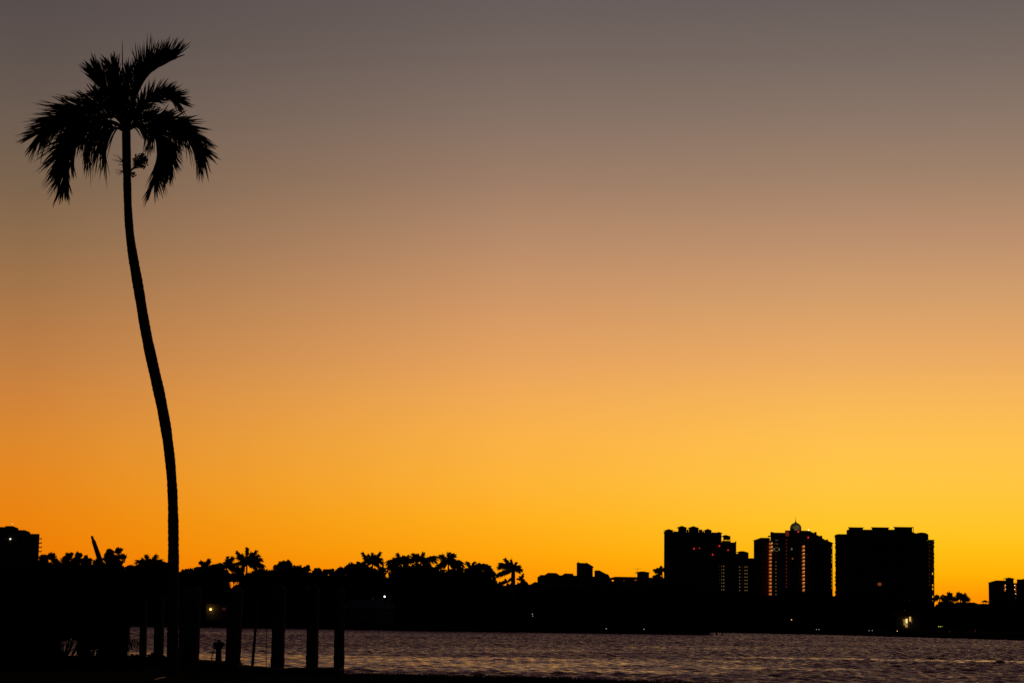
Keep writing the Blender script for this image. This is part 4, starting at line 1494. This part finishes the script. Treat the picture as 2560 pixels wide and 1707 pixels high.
b = MB()
b.tube([q_(545.8, 1656), q_(546.3, 1640), q_(546.8, 1618)], [8.6 * kq, 7.2 * kq, 6.6 * kq], 14)
b.build('post', M['wood'], hp)
b = MB()
cz = q_(547, 1620)
b.lathe(tuple(cz), [(6.8 * kq, -0.02), (10.2 * kq, 0.02), (11.5 * kq, 6 * kq), (14.6 * kq, 11.0 * kq), (15.6 * kq, 12.2 * kq), (13.0 * kq, 14.4 * kq), (4.6 * kq, 16.6 * kq), (4.0 * kq, 17.0 * kq)], 18)
b.build('hood', M['metal'], hp)
b = MB()
b.lathe(tuple(q_(547.8, 1603.8)), [(4.0 * kq, 0), (4.1 * kq, 3.2 * kq), (2.6 * kq, 5.4 * kq), (0.3 * kq, 5.8 * kq)], 12)
b.build('knob', M['metal'], hp)
b = MB()
b.tube([q_(537.5, 1609, -.12), q_(537.2, 1614, -.14), q_(535.6, 1622, -.16), q_(532.5, 1630, -.18), q_(530, 1638, -.19), q_(529, 1650, -.2)], 1.25 * kq, 8)
b.build('hose', M['rubber'], hp)
b = MB()
for k in range(3):
    rr = (7.6 + 0.6 * k) * kq
    cc = q_(542 + k, 1615, 0)
    b.tube([(cc.x + rr * math.cos(a_), cc.y - 0.16 - 0.02 * k, cc.z + rr * 0.8 * math.sin(a_)) for a_ in np.linspace(0, 6.28, 20)], 1.2 * kq, 7)
b.build('hose_coil', M['rubber'], hp)

# pale pole lying on the grass
a, c = P(386, 1698, 52.0), P(413, 1691.5, 54.0)
b = MB()
za = BANK + 0.1
b.tube([(a.x, a.y, a.z), (c.x, c.y, c.z)], 0.012, 8)
o = b.build('garden_stake', M['pale'])
tag(o, 'thin pale stake lying slanted on the dark lawn', 'stake')

# ------------------------------------------------------------------ near shrubs at the left


def shrub(px, top, wpx, Yd, label, seed, blobs, nleaf=1100, twigs=10, leaf=0.085):
    rng = random.Random(seed)
    base = P(px, 1690, Yd)
    g = BANK - 0.05
    root = thing('shrub', (base.x, Yd, g), label, 'shrub', 'shrubs at the left of the near bank')
    st = MB()
    fo = MB()
    for (bx_, by_, rx, rz) in blobs:
        c = P(bx_, by_, Yd)
        rxm, rzm = rx * Yd / F, rz * Yd / F
        dy = rng.uniform(-0.3, 0.3)
        fo.leafcloud((c.x, Yd + dy, c.z), (rxm, max(rxm, 0.35), rzm), int(nleaf * (0.3 + rxm * rzm * 4.5)), leaf, rng)
        for _ in range(twigs):
            e = Vector((c.x + rng.uniform(-1, 1) * rxm * 1.1, Yd + dy + rng.uniform(-.3, .3), c.z + rng.uniform(-0.6, 1.1) * rzm))
            m_ = Vector(((base.x * 0.4 + e.x * 0.6) + rng.uniform(-.1, .1), Yd, g + (e.z - g) * 0.55))
            st.tube([(base.x + rng.uniform(-.15, .15), Yd, g), tuple(m_), tuple(e)], [0.02, 0.012, 0.004], 5)
    st.build('stem', M['bark'], root)
    fo.build('foliage', M['shrub'], root)


shrub(40, 1530, 100, 62, 'large dense shrub at the left edge of the bank', 51, [(10, 1600, 60, 70), (70, 1610, 50, 60), (30, 1660, 70, 40), (110, 1600, 32, 50), (104, 1660, 46, 40), (-30, 1620, 60, 70)])
shrub(150, 1545, 60, 63, 'shrub with bare twigs showing the water through them', 52, [(150, 1580, 30, 20), (142, 1630, 11, 40), (185, 1577, 30, 18), (170, 1672, 26, 18), (207, 1610, 12, 45), (205, 1660, 18, 24)], twigs=16)
shrub(232, 1540, 60, 64, 'shrub arching over a narrow slit of water', 53, [(232, 1585, 30, 28), (211, 1640, 6, 40), (257, 1635, 13, 45), (245, 1676, 40, 14), (233, 1612, 10, 10)], twigs=8)
shrub(285, 1540, 70, 65, 'dense upright shrub left of the slimmest piling', 54, [(280, 1590, 34, 40), (305, 1600, 19, 60), (275, 1645, 34, 40), (300, 1660, 26, 30), (330, 1664, 30, 26)], twigs=8)
shrub(370, 1630, 70, 70, 'low spreading shrub below the pilings left of the palm', 55, [(345, 1652, 22, 16), (385, 1655, 26, 22), (420, 1662, 26, 22), (450, 1664, 24, 16), (480, 1668, 30, 14), (520, 1670, 30, 12), (560, 1672, 30, 10)], twigs=5)
# arching spray in the slit right of the upright shrub
b = MB()
rng = random.Random(9)
arc = [(322, 1640), (324, 1615), (328, 1601), (334, 1598), (342, 1600), (348, 1606), (351, 1618)]
root = thing('plant', (X(322, 66), 66, BANK), 'arching spray of thin hanging leaves beside the slimmest piling', 'plant', None)
b.tube([tuple(P(x_, y_, 66)) for x_, y_ in [(321, 1690)] + arc], 0.012, 6)
b.build('stem', M['bark'], root)
b = MB()
for k in range(22):
    u = rng.uniform(1.5, 6)
    i = min(int(u), 5)
    p = P(arc[i][0] + (arc[i + 1][0] - arc[i][0]) * (u - i), arc[i][1] + (arc[i + 1][1] - arc[i][1]) * (u - i), 66)
    ln = rng.uniform(0.15, 0.42)
    sw_ = rng.uniform(-0.12, 0.12)
    b.ribbon([p, p + Vector((sw_ * .5, 0, -ln * .5)), p + Vector((sw_, 0, -ln))], [0.006, 0.009, 0.001], Vector((1, rng.uniform(-.5, .5), 0)))
b.build('leaf', M['shrub'], root)

# ------------------------------------------------------------------ the tall palm
YPM = 60.0
kp = YPM / F
rng = random.Random(77)


def pc(cx, cy, dy=0.0):
    """Point of the palm from its measured outline (crown survey units)."""
    return P(30 + cx / 3.336, 60 + cy / 3.336, YPM + dy)


tr = [(301, 280, 320), (301, 283, 420), (304, 285, 500), (310, 290, 560), (327, 302, 640), (336, 313, 700), (346, 322, 760), (362, 336, 830), (378, 353, 900), (390, 365, 960), (399, 375, 1020),
      (406, 384, 1100), (409, 386, 1160), (411, 386, 1250), (411, 386, 1300), (410, 385, 1400), (409, 383, 1500), (409, 383, 1540)]
tr = [((a_ + b_) / 2 * 1.0884, y_ * 1.0884, (a_ - b_) * 1.0884) for a_, b_, y_ in tr]
base = P(tr[-1][0], tr[-1][1], YPM)
hero = thing('palm_tree', (base.x, YPM, BANK), 'very tall palm with a long S-curved trunk rising above the dock', 'palm tree')
ys_ = [t_[1] for t_ in tr]
b = MB()
ps, rs_ = [], []
yq = np.arange(tr[-1][1], 440, -5.0)
for i, y_ in enumerate(yq):
    xc = np.interp(y_, ys_, [t_[0] for t_ in tr])
    # smooth a little
    xc = np.mean([np.interp(y_ + d_, ys_, [t_[0] for t_ in tr]) for d_ in (-45, -30, -15, 0, 15, 30, 45)])
    wv = np.mean([np.interp(y_ + d_, ys_, [t_[2] for t_ in tr]) for d_ in (-40, 0, 40)])
    p = P(xc, y_, YPM)
    ps.append(p)
    rs_.append(wv * kp / 2 * (1 + (0.035 if i % 3 == 0 else 0.0) + rng.uniform(-.025, .025) + 0.02 * math.sin(i * 0.37)))
ps[0].z = BANK - 0.25
rs_[0] *= 1.25
rs_[1] *= 1.1
b.tube(ps, rs_, 16)
b.build('trunk', M['palm_bark'], hero)
b = MB()
cs = [(318.5, 446, 18.5), (317.5, 436, 20.5), (317, 420, 22), (316.6, 400, 22.6), (316.4, 380, 22.4), (316, 360, 22), (315.8, 340, 22.5), (315.6, 325, 21), (316, 312, 15), (317, 296, 8)]
b.tube([P(x_, y_, YPM) for x_, y_, w_ in cs], [w_ * kp / 2 for x_, y_, w_ in cs], 16)
b.build('crownshaft', M['shaft'], hero)


def spline(pts, n):
    out = []
    m = len(pts)
    for i in range(n + 1):
        u = i / n * (m - 1)
        k = min(int(u), m - 2)
        t = u - k
        p0, p1, p2, p3 = pts[max(k - 1, 0)], pts[k], pts[k + 1], pts[min(k + 2, m - 1)]
        out.append(0.5 * ((2 * p1) + (p2 - p0) * t + (2 * p0 - 5 * p1 + 4 * p2 - p3) * t * t + (3 * p1 - p0 - 3 * p2 + p3) * t ** 3))
    return out


def frond(pts, dy, rows, n=46, t0=0.2, seed=0, wid=0.0245):
    """rows: (side, angle deg, length in survey units, droop, out-of-plane spread, from t, to t)."""
    rng = random.Random(seed)
    m = len(pts)
    P3 = [pc(x_, y_, dy * (i / (m - 1)) ** 1.2) for i, (x_, y_) in enumerate(pts)]
    n_s = 40
    c = spline(P3, n_s)
    b = MB()
    b.tube(c, [0.034 * (1 - i / n_s) ** 0.7 + 0.005 for i in range(n_s + 1)], 6)
    D = Vector((0, 1, 0))
    for (side, ang, ln, droop, spread, ta, tb_) in rows:
        cnt = int(1.4 * n * (tb_ - ta) / 0.8)
        for i in range(cnt):
            t = ta + (tb_ - ta) * (i + rng.uniform(-.3, .3)) / cnt
            t = min(max(t, 0.02), 0.999)
            k = min(int(t * n_s), n_s - 1)
            p = c[k].lerp(c[k + 1], t * n_s - k)
            Tn = (c[k + 1] - c[max(k - 1, 0)]).normalized()
            Nn = D.cross(Tn) * -1
            Nn.normalize()            # left-hand normal in the picture plane
            a = rad(ang * rng.uniform(0.7, 1.25) * (1.2 - 0.35 * t))
            be = rng.gauss(0, spread)
            d = Tn * math.cos(a) + (Nn * side * math.cos(be) + D * math.sin(be)) * math.sin(a)
            lf = min(1, 0.6 + 1.8 * (t - ta)) * (1 - 0.35 * max(0, t - 0.6) / 0.4)
            l3 = 1.46 * ln * 0.3 * kp * lf * rng.uniform(0.72, 1.12)
            dr = droop * rng.uniform(0.5, 1.5)
            bend = Vector((rng.gauss(0, .06), rng.gauss(0, .06), -dr))
            q = [p + d * l3 * s + bend * l3 * s * s for s in (0, 0.25, 0.5, 0.75, 0.92, 1.0)]
            sd_ = d.cross(Vector((rng.gauss(0, .6), 1, rng.gauss(0, .6)))).normalized()
            ww = wid * rng.uniform(0.7, 1.15)
            b.ribbon(q, [ww * .6, ww, ww * .9, ww * .6, ww * .3, ww * .04], sd_)
    return b.build('frond', M['leaf'], hero)


# big frond up to the right
frond([(955, 860), (985, 720), (1040, 590), (1110, 460), (1205, 365), (1345, 285)], -0.5, [(1, 34, 238, 0.0, 0.5, .25, 1), (1, 22, 220, 0.0, 0.6, .3, 1), (1, 46, 200, 0.04, .4, .3, .95), (-1, 12, 130, 0.0, 0.5, .7, 1)], 52, seed=1)
# upright fronds
frond([(950, 860), (915, 680), (880, 520), (845, 390)], 0.4, [(1, 20, 200, 0, .5, .3, 1), (-1, 20, 200, 0, .5, .3, 1), (1, 11, 170, 0, .5, .5, 1), (-1, 11, 170, 0, .5, .5, 1)], 40, seed=2)
frond([(952, 860), (945, 680), (958, 520), (975, 400)], 0.8, [(1, 16, 190, 0, .5, .3, 1), (-1, 16, 190, 0.03, .5, .3, 1)], 26, seed=3)
frond([(945, 860), (865, 680), (790, 540), (720, 430)], -0.3, [(1, 20, 190, 0.02, .5, .3, 1), (-1, 18, 190, 0, .5, .3, 1), (-1, 9, 170, 0, .5, .6, 1), (1, 9, 160, 0, .5, .6, 1)], 40, seed=4)
frond([(945, 860), (850, 720), (760, 620), (690, 560)], 0.9, [(1, 26, 150, 0.1, .5, .3, 1), (-1, 26, 150, 0.05, .5, .3, 1)], 26, seed=5)
# long arching frond to the left
frond([(945, 870), (840, 720), (690, 690), (520, 730), (350, 820), (220, 920)], -0.6, [(-1, 36, 220, 0.08, .4, .2, 1), (-1, 22, 200, 0.08, .5, .3, 1), (1, 34, 230, 0.2, .4, .25, 1), (1, 20, 210, .15, .5, .4, 1), (-1, 50, 150, 0.05, .4, .2, .7)], 50, seed=6)
# heavy frond hanging at the lower left
frond([(945, 880), (820, 810), (660, 840), (530, 920), (460, 1050), (440, 1190), (440, 1340)], -1.0, [(-1, 32, 230, 0.15, .5, .3, 1), (-1, 18, 200, 0.15, .6, .4, 1), (1, 17, 170, 0.25, .5, .3, 1), (-1, 42, 190, .12, .4, .35, .9), (1, 10, 190, .1, .5, .6, 1)], 54, seed=7)
# short frond with hanging leaflets
frond([(940, 900), (880, 870), (820, 880), (760, 930), (715, 1010)], 0.5, [(-1, 40, 200, 0.5, .5, .3, 1), (1, 50, 190, 0.6, .5, .25, 1), (1, 20, 210, 0.4, .5, .5, 1)], 22, seed=8)
frond([(945, 880), (850, 820), (740, 850), (660, 920), (600, 1000)], 1.2, [(-1, 36, 160, 0.4, .5, .3, 1), (1, 40, 210, 0.5, .5, .25, 1)], 26, seed=9)
# right arching frond with a gap below
frond([(965, 860), (1030, 740), (1100, 650), (1200, 600), (1300, 600), (1380, 650)], 0.4, [(1, 40, 150, 0.03, .5, .25, 1), (1, 24, 140, 0.05, .5, .4, 1), (-1, 30, 130, 0.15, .5, .66, 1), (-1, 44, 130, 0.1, .5, .15, .5), (-1, 30, 130, 0.1, .5, .2, .6)], 46, seed=10)
# right outer drooping frond
frond([(965, 880), (1070, 820), (1220, 800), (1380, 840), (1500, 930), (1590, 1060)], -0.7, [(1, 30, 190, 0.1, .5, .3, 1), (1, 17, 180, 0.12, .5, .5, 1), (-1, 30, 250, 0.3, .4, .45, 1), (-1, 16, 240, 0.25, .5, .55, 1), (-1, 40, 170, .35, .4, .2, .6), (1, 42, 130, 0.05, .4, .12, .6)], 50, seed=11)
# right inner hanging frond
frond([(965, 890), (1060, 840), (1160, 870), (1225, 970), (1235, 1120), (1190, 1310)], -1.1, [(1, 30, 200, 0.15, .5, .3, 1), (1, 16, 190, 0.15, .5, .5, 1), (-1, 20, 190, 0.2, .5, .35, 1), (-1, 10, 240, 0.1, .5, .5, 1), (1, 42, 160, .3, .4, .3, .8), (-1, 50, 130, .5, .4, .12, .5)], 54, seed=12)
# fronds towards and away from the viewer fill the heart
frond([(955, 870), (930, 740), (880, 680), (820, 680)], -2.0, [(1, 40, 170, .2, .6, .2, 1), (-1, 40, 170, .1, .6, .2, 1)], 40, seed=13)
frond([(955, 870), (990, 760), (1020, 720), (1060, 740)], -1.8, [(1, 40, 150, .1, .6, .2, 1), (-1, 40, 140, .1, .6, .2, 1)], 36, seed=14)
frond([(955, 870), (940, 730), (900, 640), (850, 600)], 1.8, [(1, 34, 150, .1, .6, .2, 1), (-1, 34, 150, .1, .6, .2, 1)], 40, seed=15)
frond([(945, 870), (850, 770), (730, 760), (600, 810), (470, 900)], 1.4, [(-1, 34, 170, .1, .5, .2, 1), (1, 34, 190, .25, .5, .2, 1), (1, 18, 180, .2, .5, .4, 1)], 40, seed=16)
frond([(965, 870), (1050, 800), (1150, 765), (1270, 790), (1370, 870)], 1.3, [(1, 30, 110, .05, .5, .2, 1), (-1, 34, 190, .3, .5, .3, 1), (-1, 18, 190, .25, .5, .4, 1)], 36, seed=17)
frond([(965, 890), (1080, 840), (1210, 890), (1290, 990), (1320, 1100), (1315, 1210)], 0.9, [(1, 24, 130, .1, .5, .3, 1), (-1, 28, 190, .3, .5, .25, 1), (-1, 14, 200, .15, .5, .4, 1)], 40, seed=18)
frond([(945, 880), (800, 820), (650, 865), (550, 960), (505, 1070), (490, 1180)], 0.8, [(-1, 30, 150, .2, .5, .25, 1), (1, 20, 110, .3, .5, .3, 1), (1, 44, 120, .4, .5, .15, .55)], 40, seed=19)
# spear leaf
b = MB()
b.tube([pc(940, 700), pc(926, 480), pc(921, 300), pc(920, 145)], [0.03, 0.022, 0.016, 0.006], 6)
b.build('spear_leaf', M['leaf'], hero)


# fruit clusters
def fruit(cx, cy, rx, rz, n, stalk, seed, fr=0.02):
    rng = random.Random(seed)
    st = MB()
    fb = MB()
    s0, s1 = P(*stalk[0], YPM), P(*stalk[1], YPM)
    s0.y -= 0.05
    st.tube([s0, s1], [0.03, 0.02], 6)
    for _ in range(n):
        a = rng.uniform(0, 6.283)
        q = math.sqrt(rng.random()) * rng.uniform(.75, 1.08)
        dz = rng.gauss(0, 0.08)
        p = P(cx + rx * q * math.cos(a), cy + rz * q * math.sin(a), YPM)
        p.y += dz
        st.tube([s1 if rng.random() < 0.6 else s0.lerp(s1, rng.random()), p], [0.004, 0.002], 4)
        fb.ball(tuple(p), fr * rng.uniform(0.75, 1.15), 7, 5, 1.25)
    o = st.build('fruit_stalk', M['shaft'], hero)
    fb.build('fruit_bunch', M['fruit'], o)


fruit(351, 403, 19.5, 19, 230, ((327, 428), (346, 411)), 1)
fruit(333.5, 437, 6.5, 7, 22, ((324, 430), (332, 434)), 2)
b = MB()
for (x0_, y0_, tips) in ((306, 404, ((283, 388), (281, 399), (286, 402), (296, 390), (291, 386))), (305, 427, ((289, 424), (291, 436), (287, 430), (297, 438), (300, 440))), (306, 412, ((298, 414), (294, 410)))):
    a = P(x0_ + 3, y0_ + 2, YPM - 0.06)
    for (tx, ty) in tips:
        e = P(tx, ty, YPM - rng.uniform(0, 0.2))
        m_ = (a + e) / 2 + Vector((0, 0, rng.uniform(-.01, .04)))
        b.tube([a, m_, e], [0.012, 0.006, 0.003], 5)
        for k in range(3):
            q = m_.lerp(e, rng.random())
            b.tube([q, q + Vector((-rng.uniform(.02, .06), 0, rng.uniform(-.05, .05)))], [0.003, 0.0015], 4)
b.build('fruit_stalk', M['shaft'], hero)

# ------------------------------------------------------------------ render settings
S.view_settings.view_transform = 'Standard'
S.view_settings.look = 'None'
S.view_settings.exposure = 0.0
S.view_settings.gamma = 1.0
S.cycles.max_bounces = 6
S.cycles.use_denoising = False
S.render.film_transparent = False
